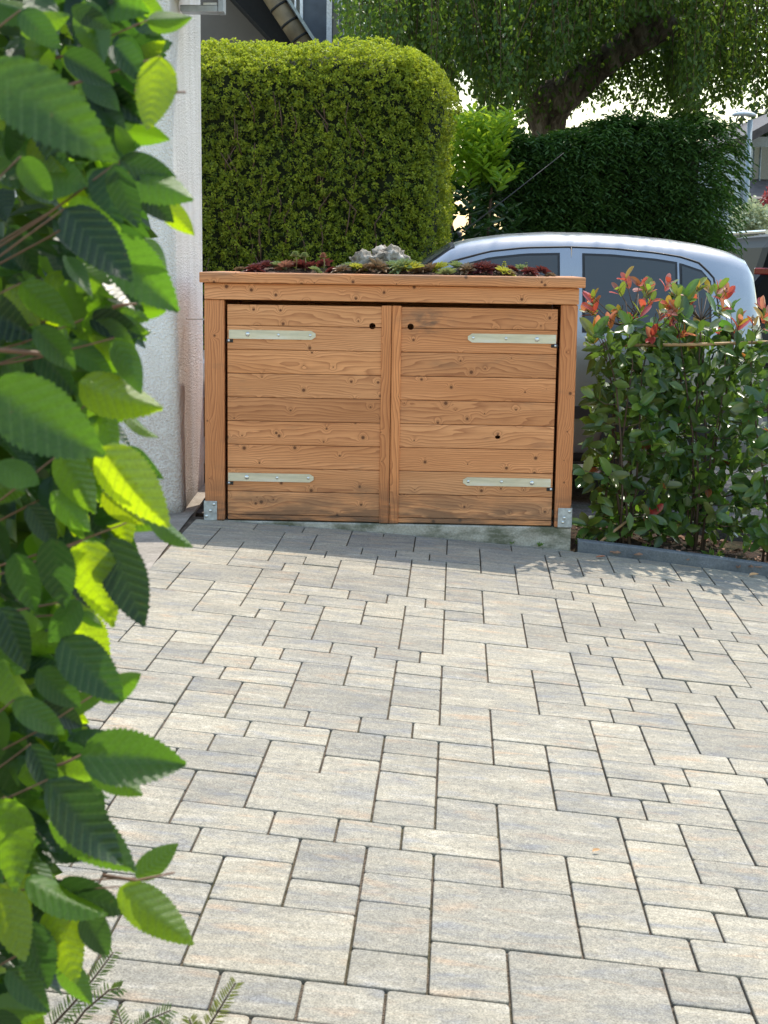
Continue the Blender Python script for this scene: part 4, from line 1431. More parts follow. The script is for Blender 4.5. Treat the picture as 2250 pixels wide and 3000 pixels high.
for s in (-1, 1):
    bm = bmesh.new(); bm_box(bm, *sorted((s * .52, s * .86)), -1.99, -1.953, 1.12, 1.19, .01)
    bm_obj('tail_lamp', bm, plain('red lamp glass', (.20, .008, .010), .2), suv)
    for wy in (-1.25, 1.45):
        v, f = tube_data([(s * .70, wy, .335), (s * .92, wy, .335)], .33, 20)
        pydata('wheel', v, f, M['rubber'], suv)
    v, f = tube_data([(s * .66, -1.6, 1.565), (s * .66, .3, 1.575)], .025, 8)
    pydata('roof_rail', v, f, plain('silver rail', (.6, .62, .64), .3, .8), suv)
bm = bmesh.new(); bm_box(bm, -.86, .86, -1.99, -1.93, .40, .62, .02); bm_obj('bumper', bm, M['trim'], suv)

# ================================================================== HOUSES
M['taupe'] = plain('taupe house render', (.20, .175, .155), .9, 0, .05, 3)
M['white_frame'] = plain('white window frame', (.78, .78, .78), .5)
M['slate'] = plain('blue grey slate', (.06, .075, .10), .5, 0, .15, 5)
M['tile'] = plain('dark roof tile', (.07, .055, .05), .7, 0, .25, 6)
HY = 17.5
house = empty('neighbour_house', (at(600, 700, HY).x, HY, .013))
tag(house, 'taupe house with dark eaves behind the clipped hedge', 'house')
w0, w1 = at(380, 200, HY).x, at(800, 200, HY).x
bm = bmesh.new(); bm_box(bm, w0, w1, HY, HY + 7, -.2, 4.6, 0)
local(bm_obj('wall', bm, M['taupe']), house)
def sloped(name, p0, p1, Y0, Y1, t, mat, parent):
    """slab between two points of the verge, running back in depth"""
    d = (p1 - p0).normalized(); n_ = Vector((-d.z, 0, d.x))
    if n_.z < 0: n_ = -n_
    v = []
    for Y in (Y0, Y1):
        for p, s in ((p0, 0), (p1, 0), (p1, t), (p0, t)):
            q = Vector((p.x, Y, p.z)) + n_ * s
            v.append(tuple(q))
    f = [(0, 1, 2, 3), (7, 6, 5, 4), (0, 4, 5, 1), (1, 5, 6, 2), (2, 6, 7, 3), (3, 7, 4, 0)]
    return local(pydata(name, v, f, mat), parent)
e0, e1 = at(594, -100, 16.6), at(840, 166, 16.6)
sloped('roof_soffit', e0, e1, 16.5, HY + 7, .22, plain('black soffit', (.012, .011, .011), .9), house)
g0, g1 = at(738, -100, 16.3), at(912, 165, 16.3)
o = tube('verge_pipe', [tuple(g0), tuple(g0.lerp(g1, .33)), tuple(g0.lerp(g1, .66)), tuple(g1)], .095, plain('brown gutter', (.20, .145, .085), .6, 0, .3, 5), None, 14); local(o, house)
for t_ in (.25, .45, .63, .80, .95):
    p = g0.lerp(g1, t_); d = (g1 - g0).normalized()
    o = tube('pipe_joint', [tuple(p - d * .012), tuple(p + d * .012)], .101, M['dark'], None, 14); local(o, house)
e0, e1 = at(776, -100, 16.3), at(945, 165, 16.3)
sloped('roof_edge_strip', e0, e1, 16.2, 16.9, .03, M['lampgrey'], house)
bay = empty('dormer_house', (at(930, 700, 21).x, 21, .013))
tag(bay, 'slate clad house gable with white framed windows above the hedge', 'house')
def face(name, px0, px1, py0, py1, Y0, Y1, mat):
    p0, p1 = at(px0, py1, Y0), at(px1, py0, Y0)
    bm = bmesh.new(); bm_box(bm, p0.x, p1.x, Y0, Y1, p0.z, p1.z, 0)
    return local(bm_obj(name, bm, mat), bay)
p0, p1 = at(820, 0, 21), at(1025, 0, 21)
bm = bmesh.new(); bm_box(bm, p0.x, p1.x, 21, 26, -.2, 4.9, 0); local(bm_obj('wall', bm, plain('grey blue wall', (.16, .19, .24), .8)), bay)
face('slate_panel', 884, 958, -120, 135, 20.95, 20.995, M['slate'])
face('window_pane', 845, 882, -120, 135, 20.97, 20.996, plain('dark pane', (.02, .025, .03), .08))
face('window_pane', 975, 1000, -120, 135, 20.97, 20.996, plain('dark pane b', (.02, .025, .03), .08))
for (a, b_) in ((838, 848), (862, 868), (878, 888), (956, 974), (990, 994), (1004, 1010)):
    face('window_frame', a, b_, -120, 140, 20.90, 20.965, M['white_frame'])
e0, e1 = at(960, -60, 20.6), at(1050, 140, 20.6)
sloped('roof_verge', e0, e1, 20.5, 21.5, .12, plain('pale verge', (.5, .52, .55), .6), bay)

fh = empty('far_house', (at(2330, 700, 33).x, 33, .013))
tag(fh, 'far house with glazed upper floor and dark lower roof', 'house')
def fface(name, px0, px1, py0, py1, Y0, Y1, mat):
    p0, p1 = at(px0, py1, Y0), at(px1, py0, Y0)
    bm = bmesh.new(); bm_box(bm, p0.x, p1.x, Y0, Y1, p0.z, p1.z, 0)
    return local(bm_obj(name, bm, mat), fh)
p0, p1 = at(2196, 0, 33), at(2600, 0, 33)
bm = bmesh.new(); bm_box(bm, p0.x, p1.x, 33, 40, -.2, at(2200, 400, 33).z, 0); local(bm_obj('wall', bm, plain('grey wall', (.42, .45, .46), .8)), fh)
fface('window_band', 2206, 2600, 436, 525, 32.9, 32.99, plain('blue grey glazing', (.10, .13, .14), .08))
for a in (2200, 2226, 2262, 2300, 2350):
    fface('window_post', a, a + 6, 430, 530, 32.82, 32.895, plain('pale frame', (.5, .54, .54), .5))
fface('entrance_wall', 2226, 2600, 640, 830, 31.2, 32.8, plain('pale entrance', (.55, .58, .6), .7))
fface('entrance_door', 2243, 2290, 655, 830, 31.1, 31.19, plain('dark door', (.05, .055, .06), .5))
e0, e1 = at(2194, 416, 32.2), at(2420, 290, 32.2)
d0 = sloped('upper_roof', e0, e1, 32.0, 41, .16, M['tile'], fh)
v = [tuple(at(a, b_, y)) for a, b_, y in ((2185, 582, 31.0), (2600, 582, 31.0), (2600, 528, 32.9), (2190, 528, 32.9))]
v += [(x, y, z - .15) for x, y, z in v]
local(pydata('lower_roof', v, [(0, 1, 2, 3), (7, 6, 5, 4), (0, 4, 5, 1), (1, 5, 6, 2), (2, 6, 7, 3), (3, 7, 4, 0)], M['tile']), fh)

# ================================================================== RED-TIPPED SHRUBS IN THE BED
def blade_mesh(name, mat, L=1.0, W=.42, nseg=8, fold=.16, curl=.18, serr=0, pleat=0.0, cross=3, shape=1.0, wave=0.0, seed=0, tip=.92):
    """leaf blade along +x, width along y, top side +z"""
    rs = random.Random(seed)
    v, f = [], []
    half = []
    for i in range(nseg + 1):
        t = i / nseg
        w = W * .5 * (t ** .55) * ((1 - t) ** tip) / (.378 if tip > .8 else .46) * shape if 0 < t < 1 else 0
        half.append(w)
    ncol = 2 * cross + 1
    for i in range(nseg + 1):
        t = i / nseg
        for k in range(-cross, cross + 1):
            s = k / cross
            w = half[i]
            if serr and abs(k) == cross and 0 < i < nseg:
                w *= 1 + serr * (1 if i % 2 else -1)
            x = t * L
            y = s * w
            if serr and abs(k) == cross and i % 2: x += L * .016 * (1 + .6 * math.sin(i * 1.9 + seed))
            z = abs(s) * w * fold * 2 - curl * L * t * t * .5
            if pleat: z += pleat * math.sin((t * L - abs(y) * .85) / L * 2 * math.pi * 9) * (1 - abs(s) * .3) * (1 if abs(k) > 0 else .2)
            z += wave * L * math.sin(t * 7 + (1 if s > 0 else 2.2) + seed) * abs(s)
            y += .05 * L * math.sin(seed * 1.7) * t * t
            z += .22 * math.sin(seed * 2.3) * y * t
            v.append((x, y, z))
    for i in range(nseg):
        for k in range(ncol - 1):
            a = i * ncol + k
            f.append((a, a + ncol, a + ncol + 1, a + 1))
    me = bpy.data.meshes.new(name)
    me.from_pydata(v, [], f)
    me.update(); me.shade_smooth()
    me.materials.append(mat)
    return me


def leaf_matrix(base, axis, normal, scale):
    a = Vector(axis).normalized(); n_ = Vector(normal)
    s = n_.cross(a)
    if s.length < 1e-4: s = Vector((1, 0, 0)).cross(a)
    s.normalize(); n_ = a.cross(s)
    return Matrix(((a.x * scale, s.x * scale, n_.x * scale, base[0]), (a.y * scale, s.y * scale, n_.y * scale, base[1]), (a.z * scale, s.z * scale, n_.z * scale, base[2]), (0, 0, 0, 1)))


M['photinia'] = foliage('glossy shrub leaf', None, None, (2.2, 2.8, 1.4), .28, .25, .6, use_obj_color=True)
PH = [blade_mesh('leaf', M['photinia'], 1, .44 + .04 * math.sin(k * 1.7), 9, (.20, .10, .30, .14)[k % 4], (.25, .10, -.12, .35)[k % 4], cross=2, seed=k, tip=.55) for k in range(6)]
M['stem'] = plain('brown stem', (.085, .055, .035), .8)
rp = random.Random(5)
M['ph_in'] = foliage('inner shrub leaf', (.036, .072, .020), (.10, .165, .030), (.20, .36, .04), .28, .3, .5)
def photinia(px0, px1, pytop, pybot, Y, nwh, label, group, nin, basepx):
    bp = at(basepx, 1600, Y)
    base = Vector((bp.x, Y, gz(bp.x, Y) + .01))
    root = empty('red_tipped_shrub', base)
    tag(root, label, 'shrub', group)
    # main stems
    S = []
    for k in range(7):
        fx = (k + .5) / 7
        tip = at(px0 + (px1 - px0) * (.12 + .76 * fx) + rp.uniform(-25, 25), pytop + rp.uniform(60, 260), Y + rp.uniform(-.12, .14))
        b = base + Vector(((tip.x - base.x) * .25, rp.uniform(-.05, .05), 0)); b.z = gz(b.x, b.y)
        P = [b.lerp(tip, t) + Vector((rp.uniform(-.04, .04), rp.uniform(-.04, .04), 0)) * (0 if t in (0,) else 1) for t in (0, .25, .5, .75, 1)]
        S.append(P)
        tube('stem', [tuple(q - base) for q in P], [.0075, .0062, .005, .0038, .0025], M['stem'], root, 6)
    pts_ = [q for P in S for q in [P[i].lerp(P[i + 1], u) for i in range(4) for u in (0, .33, .66)]]
    leaves = []
    for k in range(nwh):
        for _ in range(30):
            px, py = rp.uniform(px0, px1), (rp.uniform(pytop, pytop + 210) if k % 9 < 4 else rp.uniform(pytop + 150, pybot))
            fx = (px - px0) / (px1 - px0) * 2 - 1
            top_here = pytop + 70 * fx * fx + 45 * noise.noise(Vector((px * .013, Y * 3, 0)))
            if py > top_here and not (py < pytop + 260 and rp.random() < .12): break
        p = at(px, py, Y + rp.uniform(-.22, .20))
        a = min(pts_, key=lambda q: (q - p).length + max(0, q.z - p.z) * 1.5)
        mid = a.lerp(p, .5) + Vector((0, 0, -.015))
        tube('shoot', [tuple(a - base), tuple(mid - base), tuple(p - base)], [.003, .0025, .0016], M['stem'], root, 5)
        out = (p - a).normalized() * .5 + Vector((rp.gauss(0, .35), -.45 + rp.gauss(0, .3), .55))
        out.normalize()
        fresh_p = np.interp(py - pytop, [0, 120, 210, 300], [1, .9, .45, .02])
        fresh = rp.random() < fresh_p
        n = rp.choice((4, 5, 6, 7)) if not fresh else rp.choice((4, 5, 6))
        for q in range(n):
            an = q * 2.4 + rp.uniform(-.4, .4)
            e1 = out.orthogonal().normalized(); e2 = out.cross(e1)
            rad_ = e1 * math.cos(an) + e2 * math.sin(an)
            open_ = rp.uniform(.55, 1.5) if not fresh else rp.uniform(.35, 1.0)
            ax_ = (out + rad_ * open_ + Vector((0, 0, -.28 if not fresh else 0))).normalized()
            nrm = (out - rad_ * .35 + Vector((rp.gauss(0, .2), rp.gauss(-.15, .2), .15))).normalized()
            if fresh:
                colr = rp.choice([(.42, .06, .055), (.44, .09, .07), (.36, .05, .05), (.33, .19, .045), (.22, .24, .045), (.42, .14, .12), (.16, .20, .04), (.28, .09, .05), (.13, .14, .04)])
                sc = rp.uniform(.052, .088)
            else:
                colr = rp.choice([(.055, .105, .026), (.048, .09, .026), (.075, .14, .03), (.09, .16, .03), (.07, .12, .03), (.12, .135, .035), (.14, .21, .03)])
                if rp.random() < .04: colr = (.28, .09, .04)
                sc = rp.uniform(.080, .118)
            leaves.append((p - out * .012 * (n - q) , ax_, nrm, sc, colr))
    for (p, ax_, nrm, sc, colr) in leaves[:298]:
        o = bpy.data.objects.new('leaf', rp.choice(PH)); link(o, root)
        o.matrix_world = Matrix.Translation(-base) @ leaf_matrix(p, ax_, nrm, sc)
        o.color = (*colr, 1)
    # the leaves inside the bush
    cc = np.array([np.array(at(rp.uniform(px0 + 20, px1 - 20), rp.uniform(pytop + 170, pybot), Y + rp.uniform(-.16, .26)) - base) for _ in range(nin)])
    V, T, r = leaves_np(cc, rng.normal(size=(nin, 3)) + np.array([0, 0, -.3]), rng.normal(size=(nin, 3)) * .6 + np.array([0, -.7, .6]), rng.uniform(.070, .11, nin), rng.uniform(.036, .050, nin), .12)
    o = mesh_obj('inner_foliage', np_mesh('inner_foliage', V, T, r), M['ph_in'], root); o['kind'] = 'stuff'
    return root
G_ = 'red tipped shrubs in the bed'
photinia(1712, 1985, 790, 1570, 7.68, 54, 'red tipped evergreen shrub right beside the wooden shelter post', G_, 620, 1830)
photinia(1915, 2200, 775, 1565, 7.80, 54, 'red tipped evergreen shrub in the middle of the planting bed', G_, 680, 2040)
photinia(2165, 2440, 820, 1600, 7.62, 46, 'red tipped evergreen shrub at the end of the bed farthest from the shelter', G_, 420, 2260)
a, b_ = at(1805, 1012, 7.66), at(2260, 1000, 7.70)
o = tube('bamboo_cane', [tuple(a), tuple(a.lerp(b_, .5) + Vector((0, 0, -.006))), tuple(b_ + (b_ - a) * .4)], [.0075, .008, .0075], plain('bamboo', (.42, .26, .12), .6), None, 8)
tag(o, 'thin brown bamboo cane tied level across the red tipped shrubs', 'cane')
a, b_ = at(1740, 1590, 7.55), at(1835, 1528, 7.62)
o = tube('garden_stick', [(a.x, a.y, gz(a.x, a.y) + .01), tuple(b_)], [.008, .007], plain('bamboo stake', (.42, .25, .12), .6), None, 8)
tag(o, 'short brown stick leaning low in the soil near the kerb', 'stick')

# ---- small weeds at the plinth and in the bed
M['weed'] = foliage('small weed leaf', (.08, .16, .03), (.20, .30, .06), (.3, .45, .06), .35)
def weed(X, Y, n, s, label):
    z = gz(X, Y) + .005
    c = np.tile([X, Y, z], (n, 1)) + rng.normal(size=(n, 3)) * np.array([s * .08, s * .08, 0])
    ax = unit(np.stack([rng.normal(0, .6, n), rng.normal(0, .6, n), rng.uniform(.4, 1.1, n)], 1))
    V, T, r = leaves_np(c - np.array([X, Y, z]), ax, unit(rng.normal(size=(n, 3)) + np.array([0, -.4, .6])), rng.uniform(.4, 1.0, n) * s, rng.uniform(.12, .3, n) * s, .2)
    o = mesh_obj('weed', np_mesh('weed', V, T, r), M['weed'], loc=(X, Y, z))
    tag(o, label, 'weed')
g_ = lambda px, Y: at(px, 1600, Y).x
weed(g_(1712, 7.55), 7.55, 26, .09, 'bright green weed tuft between plinth corner and kerb')
weed(g_(1580, 7.42), 7.425, 14, .035, 'tiny grass tuft at the foot of the mossy plinth')
weed(g_(1500, 7.42), 7.43, 10, .025, 'tiny moss sprig on the paving below the plinth')
weed(g_(2090, 7.6), 7.62, 18, .08, 'low green seedling in the bark behind the kerb')
weed(g_(1900, 7.6), 7.66, 24, .05, 'small dark seedling under the middle red tipped shrub')

# ---- fallen leaves and litter on the paving
M['dry'] = plain('dry leaf', (.36, .13, .06), .7, 0, .3, 60)
M['dry2'] = plain('dry pale leaf', (.50, .28, .12), .7, 0, .3, 60)
DL = blade_mesh('fallen_leaf', M['dry'], 1, .42, 8, .28, -.3, cross=2, seed=5, tip=.55)
DL2 = blade_mesh('fallen_leaf', M['dry2'], 1, .5, 8, .35, -.4, cross=2, seed=6)
def gp_(px, py):
    d = ray(px, py)
    t = 4.0
    for _ in range(60):
        p = d * t
        h_ = (p[2] + CZ) - gz(p[0], p[1])
        t += h_ / -d[2] * .9
    p = d * t
    return Vector((p[0], p[1], p[2] + CZ))
for px, py, an, sc, me, lab in ((1985, 1640, -.4, .085, DL, 'reddish brown fallen leaf lying against the grey kerb'),
                                (1735, 2502, .5, .022, DL2, 'tiny orange dry leaf on a large paver'),
                                (2195, 1690, .3, .05, DL2, 'crumpled brown leaf at the kerb end'),
                                (1745, 1636, .1, .05, DL, 'small dark red leaf scrap at the plinth corner')):
    p = gp_(px, py)
    o = bpy.data.objects.new('fallen_leaf', me); link(o)
    o.location = p + Vector((0, 0, .006)); o.rotation_euler = (.15, .05, an); o.scale = (sc,) * 3
    tag(o, lab, 'leaf')

# ================================================================== HORNBEAM HEDGE IN THE FOREGROUND
M['hornbeam'] = foliage('hornbeam leaf', None, None, (5.6, 4.9, 1.6), .46, .34, .55, use_obj_color=True, veins=9.0)
HB = [blade_mesh('leaf', M['hornbeam'], 1, .50 + .05 * math.sin(k * 2.1), 38, .08 + .07 * (k % 4), -.1 + .12 * (k % 5), serr=.045, pleat=.010, cross=4, wave=.012 + .010 * (k % 3), seed=k) for k in range(9)]
M['hornbeam_s'] = foliage('small hornbeam leaf', None, None, (5.6, 4.9, 1.6), .46, .34, .55, use_obj_color=True)
M['horn_twig'] = plain('red brown hornbeam twig', (.20, .10, .055), .6)
hb = empty('hornbeam_hedge', (-.62, 1.75, slab_z(-1.0, 1.75)))
tag(hb, 'hornbeam hedge branches with large serrated leaves close in front', 'hedge')
HBL = Vector(hb.location)
key = [  # base px, tip px, distance, kind (b: lit through, d: seen from its upper side, coloured as shaded), size of roll
    (470, 165, 440, 388, 1.42, 'b', 0), (185, 160, 338, 245, 1.38, 'd', .3), (-40, 190, 325, 470, 1.22, 'd', .2), (350, 480, 562, 592, 1.45, 'b', -.5), (350, 470, 515, 522, 1.44, 'd', .5),
    (470, 590, 566, 692, 1.50, 'b', .1), (390, 540, 512, 658, 1.46, 'd', .2), (335, 480, 402, 668, 1.40, 'd', .5), (190, 610, 385, 830, 1.36, 'd', .1), (300, 700, 530, 905, 1.40, 'd', .35),
    (430, 60, 562, 58, 1.50, 'b', -.4), (330, 130, 432, 232, 1.44, 'd', 0), (60, 460, 145, 592, 1.36, 'd', .2), (225, 780, 342, 872, 1.46, 'b', 0), (60, 830, 215, 965, 1.40, 'b', .3),
    (385, -20, 492, 62, 1.52, 'b', .2), (385, 455, 335, 368, 1.46, 'b', .1), (232, 1118, 472, 1207, 1.42, 'b', -.2), (335, 990, 422, 1148, 1.44, 'b', .2), (-30, 1130, 298, 1350, 1.25, 'd', .5),
    (275, 1170, 350, 1335, 1.46, 'b', 0), (295, 1310, 482, 1545, 1.38, 'b', .1), (440, 1505, 556, 1608, 1.50, 'b', -.5), (320, 1575, 426, 1835, 1.42, 'd', .3), (242, 1585, 322, 1840, 1.40, 'b', .1),
    (150, 1575, 190, 1775, 1.36, 'd', .2), (228, 1755, 150, 1895, 1.40, 'd', .3), (180, 1870, 352, 2065, 1.40, 'd', .15), (180, 1325, 272, 1505, 1.40, 'b', 0), (-10, 1355, 126, 1432, 1.42, 'b', -.2),
    (235, 1795, 302, 1840, 1.5, 'b', .1), (360, 1205, 458, 1290, 1.52, 'b', -.8), (365, 1315, 474, 1402, 1.50, 'd', .6), (235, 2215, 547, 2228, 1.36, 'd', .25), (138, 2285, 342, 2540, 1.34, 'd', .15),
    (155, 2375, 392, 2562, 1.38, 'b', .1), (350, 2598, 563, 2768, 1.40, 'b', .05), (170, 2590, 382, 2668, 1.42, 'd', .9), (398, 2572, 522, 2472, 1.46, 'b', .1), (182, 2822, 264, 2945, 1.44, 'b', .1),
    (15, 2335, 45, 2605, 1.34, 'b', .3), (75, 2575, 308, 2695, 1.40, 'b', -.5), (245, 2670, 308, 2805, 1.44, 'd', 0), (-10, 2590, 80, 2805, 1.36, 'b', 0), (275, 2035, 424, 1985, 1.46, 'b', -.3),
    (265, 2228, 414, 2335, 1.42, 'b', -.3), (40, 2050, 190, 2160, 1.36, 'd', .4), (-20, 2960, 80, 3060, 1.36, 'd', .6), (90, 2180, 170, 2340, 1.42, 'd', .1), (60, 100, 200, 40, 1.44, 'b', 0),
    (60, 30, 170, 140, 1.36, 'd', .3), (210, 20, 330, 90, 1.46, 'd', .5), (250, 230, 350, 330, 1.48, 'd', 0), (390, 200, 480, 110, 1.5, 'b', .2), (200, 1000, 330, 1110, 1.46, 'd', .3),
    (100, 960, 230, 1080, 1.38, 'd', .4), (260, 930, 420, 980, 1.46, 'd', .3), (420, 700, 485, 800, 1.52, 'b', 0), (330, 880, 400, 1010, 1.5, 'd', .1), (300, 1440, 420, 1540, 1.46, 'b', 0),
    (150, 1440, 260, 1560, 1.42, 'b', .2), (80, 1480, 170, 1600, 1.38, 'd', .2), (40, 1620, 110, 1790, 1.38, 'd', .2), (230, 2420, 330, 2480, 1.46, 'b', 0), (60, 2700, 160, 2900, 1.4, 'd', .1),
    (150, 2660, 230, 2860, 1.44, 'b', .1), (20, 2840, 150, 2960, 1.38, 'd', .3), (0, 1780, 90, 1960, 1.38, 'd', .1), (110, 1960, 230, 2080, 1.4, 'd', .3)]
rh = random.Random(21)
bound = lambda y: np.interp(y, [0, 150, 300, 500, 700, 900, 1000, 1100, 1300, 1450, 1550, 1650, 1800, 1900, 2000, 2150, 2300, 2420, 2500, 2600, 2750, 2850, 2950, 3000],
                            [440, 470, 400, 430, 440, 440, 400, 380, 360, 400, 390, 300, 300, 180, 200, 300, 300, 230, 200, 230, 240, 190, 120, 90])
def put_leaf(b, t, Y, kind, roll, colr, dz=0.0, wide=1.0):
    B_, T_ = at(b[0], b[1], Y), at(t[0], t[1], Y + dz)
    ax_ = T_ - B_
    L = ax_.length
    axn = ax_.normalized()
    toc = (Vector((0, 0, CZ)) - B_).normalized()
    n0 = (toc - axn * toc.dot(axn)).normalized()
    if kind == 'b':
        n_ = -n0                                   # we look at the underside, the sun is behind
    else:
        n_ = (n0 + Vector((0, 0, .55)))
    n_ = Matrix.Rotation(roll if axn.x > 0 else -roll, 3, axn) @ n_
    o = bpy.data.objects.new('leaf', rh.choice(HB)); link(o, hb)
    m_ = leaf_matrix(B_, axn, n_, L)
    o.matrix_world = Matrix.Translation(-HBL) @ m_
    o.color = (*colr, 1)
    return B_
GREEN_BACKLIT = [(.045, .105, .010), (.055, .12, .010), (.04, .095, .012), (.062, .13, .010), (.13, .195, .006), (.115, .185, .006), (.09, .16, .008)]  # bright colours painted for leaves lit from behind
GREEN_SHADED = [(.009, .028, .009), (.012, .036, .010), (.008, .023, .009), (.018, .050, .011), (.026, .068, .011)]  # dark colours painted for leaves that others shade
bases = []
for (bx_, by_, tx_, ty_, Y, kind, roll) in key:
    w = put_leaf((bx_, by_), (tx_, ty_), Y, kind, roll + rh.uniform(-.12, .12), rh.choice(GREEN_BACKLIT if kind == 'b' else GREEN_SHADED), rh.uniform(-.02, .02))
    bases.append(w)
for k in range(228):
    py = rh.uniform(-160, 3120)
    bd = float(bound(py))
    px = bd - 60 - abs(rh.gauss(0, 1)) * 150 if rh.random() < .6 else rh.uniform(-300, bd - 60)
    if px < -330: continue
    Y = rh.uniform(1.45, 1.75)
    Lp = rh.uniform(.055, .085) / Y * F
    an = rh.uniform(-.1, 1.5)
    kind = 'b' if rh.random() < .5 else 'd'
    tx_, ty_ = px + math.cos(an) * Lp * rh.uniform(.7, 1), py + math.sin(an) * Lp * rh.uniform(.7, 1)
    if tx_ > bd + 10: px -= (tx_ - bd); tx_ = bd
    w = put_leaf((px, py), (tx_, ty_), Y, kind, rh.uniform(-.7, .7), rh.choice(GREEN_BACKLIT if kind == 'b' else GREEN_SHADED), rh.uniform(-.05, .05))
# smaller leaves that fill the outer shell, joined by painted backlit or shaded tone
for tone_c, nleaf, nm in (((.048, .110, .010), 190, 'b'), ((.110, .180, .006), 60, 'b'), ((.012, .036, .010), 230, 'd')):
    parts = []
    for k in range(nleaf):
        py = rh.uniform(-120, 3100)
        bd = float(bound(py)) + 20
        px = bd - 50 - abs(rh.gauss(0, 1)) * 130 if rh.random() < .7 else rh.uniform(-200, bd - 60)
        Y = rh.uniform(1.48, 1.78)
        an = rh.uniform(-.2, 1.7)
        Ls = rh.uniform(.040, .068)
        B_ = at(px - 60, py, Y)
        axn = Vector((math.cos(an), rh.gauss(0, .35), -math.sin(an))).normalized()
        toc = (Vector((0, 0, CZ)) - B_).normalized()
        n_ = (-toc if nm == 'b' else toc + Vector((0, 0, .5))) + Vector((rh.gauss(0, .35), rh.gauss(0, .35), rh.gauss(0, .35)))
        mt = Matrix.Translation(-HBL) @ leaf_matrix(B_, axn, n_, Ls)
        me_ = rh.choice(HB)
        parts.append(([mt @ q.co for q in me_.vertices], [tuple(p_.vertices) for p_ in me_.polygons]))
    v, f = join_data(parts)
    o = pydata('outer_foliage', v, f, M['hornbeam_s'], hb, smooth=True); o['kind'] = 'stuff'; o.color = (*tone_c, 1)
# the mass of the hedge behind and above these leaves
HC, HA, HN, HL = [], [], [], []
for k in range(3400):
    py = rh.uniform(-1500, 3250)
    bd = float(bound(py)) - 70
    if py < 0: bd = 430 + rh.uniform(-60, 60)
    px = bd - abs(rh.gauss(0, 1)) * 260 if rh.random() < .6 else rh.uniform(-1100, bd)
    Y = rh.uniform(1.75, 2.5)
    if px < -150: Y = rh.uniform(1.2, 2.5)
    q = at(px - 70, py, Y)
    an = rh.uniform(-.4, 1.8)
    HC.append(np.array(q - HBL)); HA.append(np.array((math.cos(an) * .8 + .2, rh.gauss(-.1, .5), -math.sin(an) * .8)))
    HN.append(np.array((rh.gauss(0, .5), rh.gauss(-.5, .5), rh.uniform(.1, 1)))); HL.append(rh.uniform(.048, .080))
HL = np.array(HL)
V, T, r = leaves_np(np.array(HC), np.array(HA), np.array(HN), HL, HL * .54, .12)
M['horn_mass'] = foliage('inner hornbeam leaf', (.006, .020, .007), (.024, .062, .009), (.15, .27, .012), .34, .36, .5)  # inner leaves coloured darker to paint the shade inside the hedge
o = mesh_obj('inner_foliage', np_mesh('inner_foliage', V, T, r), M['horn_mass'], hb); o['kind'] = 'stuff'
# branches: a few main stems outside the frame, twigs to the leaf bases
stems = []
for sx, sy in ((-.66, 1.62), (-.74, 1.85), (-.62, 1.95)):
    P = [Vector((sx - .1, sy, slab_z(-1.1, sy) - .02))] + [Vector((sx + .03 * math.sin(z * 3 + sx * 9), sy + .03 * math.cos(z * 4), z)) for z in np.linspace(.3, 2.3, 9)]
    stems.append(P)
    o = tube('branch', [tuple(q - HBL) for q in P], list(np.linspace(.022, .008, len(P))), M['horn_twig'], hb, 8)
for w in bases[:60:2]:
    P = min(stems, key=lambda S: min((q - w).length for q in S))
    anchor = min(P[1:], key=lambda q: (q - w).length + abs(q.z + .12 - w.z))
    mid = w.lerp(anchor, .45) + Vector((rh.uniform(-.01, .01), rh.uniform(-.02, .02), -.02 - rh.random() * .02))
    tube('twig', [tuple(w - HBL), tuple(w.lerp(mid, .4) + Vector((0, 0, -.004)) - HBL), tuple(mid - HBL), tuple(anchor - HBL)], [.0008, .0010, .0013, .0018], M['horn_twig'], hb, 5)
for (L_) in ([(395, 268), (470, 270), (545, 270)], [(300, 2565), (400, 2580), (512, 2556)], [(330, 900), (360, 893), (400, 890)], [(120, 2260), (190, 2235), (275, 2195)], [(-40, 1022), (60, 1030), (135, 1038)]):
    o = tube('twig', [tuple(at(a, b_, 1.44) - HBL) for a, b_ in L_], [.0022, .0016, .001] if L_[0][0] != -40 else [.0026, .0026, .0026], M['horn_twig'], hb, 6)

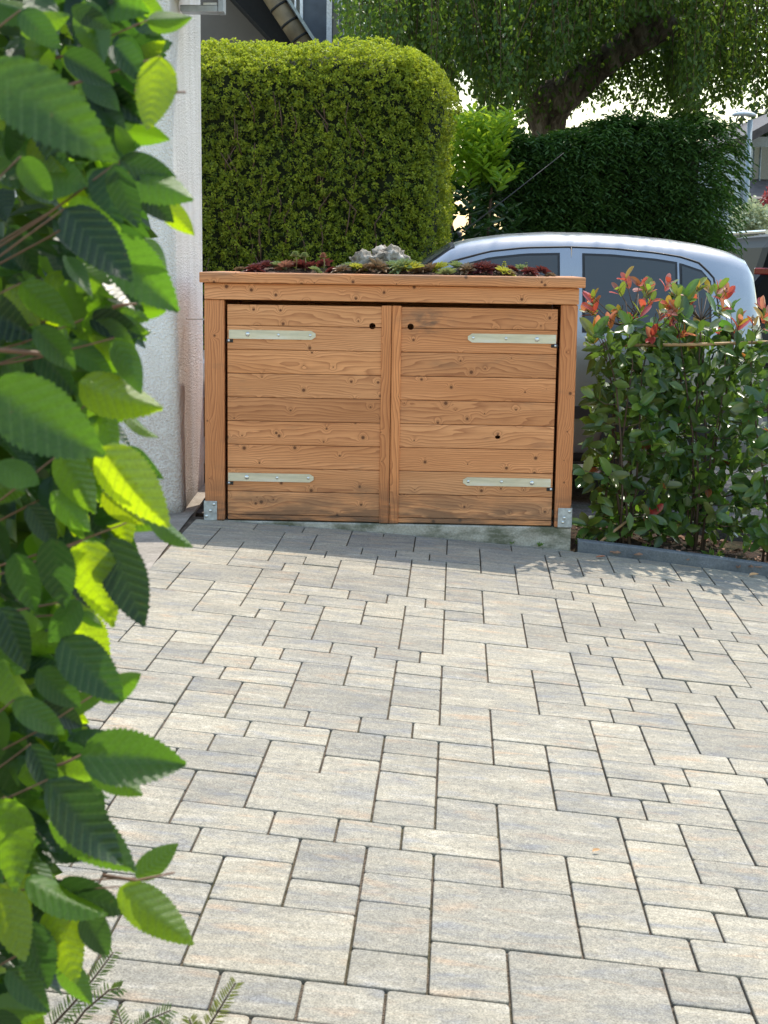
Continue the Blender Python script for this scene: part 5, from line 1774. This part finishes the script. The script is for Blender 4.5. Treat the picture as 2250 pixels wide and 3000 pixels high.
# ================================================================== YEW SPRIGS AT THE LOWER EDGE
M['yew'] = foliage('yew needles', (.06, .13, .045), (.16, .24, .06), (.25, .36, .06), .25, .35, .5)
M['yew_new'] = foliage('new yew needles', (.16, .20, .035), (.30, .32, .06), (.4, .42, .06), .3, .4)
yw = empty('yew_bush', at(330, 3120, 1.95))
tag(yw, 'dark green yew shoots poking up at the edge of the paving', 'bush')
YL = Vector(yw.location)
def sprig(pts, Y, nl, mat, nlen=.024):
    nl = int(nl * 1.25)
    P = [at(a, b_, Y) for a, b_ in pts]
    o = tube('shoot', [tuple(q - YL) for q in P], list(np.linspace(.0022, .001, len(P))), M['stem'], yw, 5)
    C_, A_2, N_2 = [], [], []
    for k in range(nl):
        t = k / (nl - 1) * (len(P) - 1); i = min(int(t), len(P) - 2); u_ = t - i
        p = P[i].lerp(P[i + 1], u_); d = (P[i + 1] - P[i]).normalized()
        sd = Vector((0, -1, 0)).cross(d).normalized() * (1 if k % 2 else -1)
        a = (d * .62 + sd * .85 + Vector((0, rh.uniform(-.35, .35), rh.uniform(-.1, .1)))).normalized()
        C_.append(np.array(p - YL)); A_2.append(np.array(a)); N_2.append(np.array((0, -1.0, .5)))
    fall = np.linspace(1, .55, nl)
    V, T, r = leaves_np(np.array(C_), np.array(A_2), np.array(N_2), nlen * fall * rng.uniform(.85, 1.1, nl), .0025, .1)
    o = mesh_obj('needles', np_mesh('needles', V, T, r), mat, yw); o['kind'] = 'stuff'
sprig([(150, 3010), (215, 2940), (280, 2860), (332, 2790)], 1.95, 46, M['yew'])
sprig([(190, 3040), (250, 2960), (320, 2900), (352, 2895)], 1.98, 36, M['yew'])
sprig([(330, 3090), (400, 3020), (440, 2985), (500, 2960)], 1.95, 36, M['yew'])
sprig([(560, 3110), (610, 3010), (650, 2945), (690, 2880)], 1.95, 42, M['yew_new'])
sprig([(520, 3110), (500, 3040), (470, 2990)], 1.93, 26, M['yew'])
sprig([(620, 3110), (570, 3030), (555, 2985)], 1.94, 26, M['yew_new'])
sprig([(420, 3120), (370, 3050), (345, 2960)], 1.96, 30, M['yew'])
tube('stem', [tuple(Vector((YL.x - .02, YL.y, gz(YL.x, YL.y))) - YL), (-.01, 0, -.2), (0, 0, 0), tuple(at(330, 3080, 1.95) - YL)], [.012, .01, .006, .003], M['stem'], yw, 6)
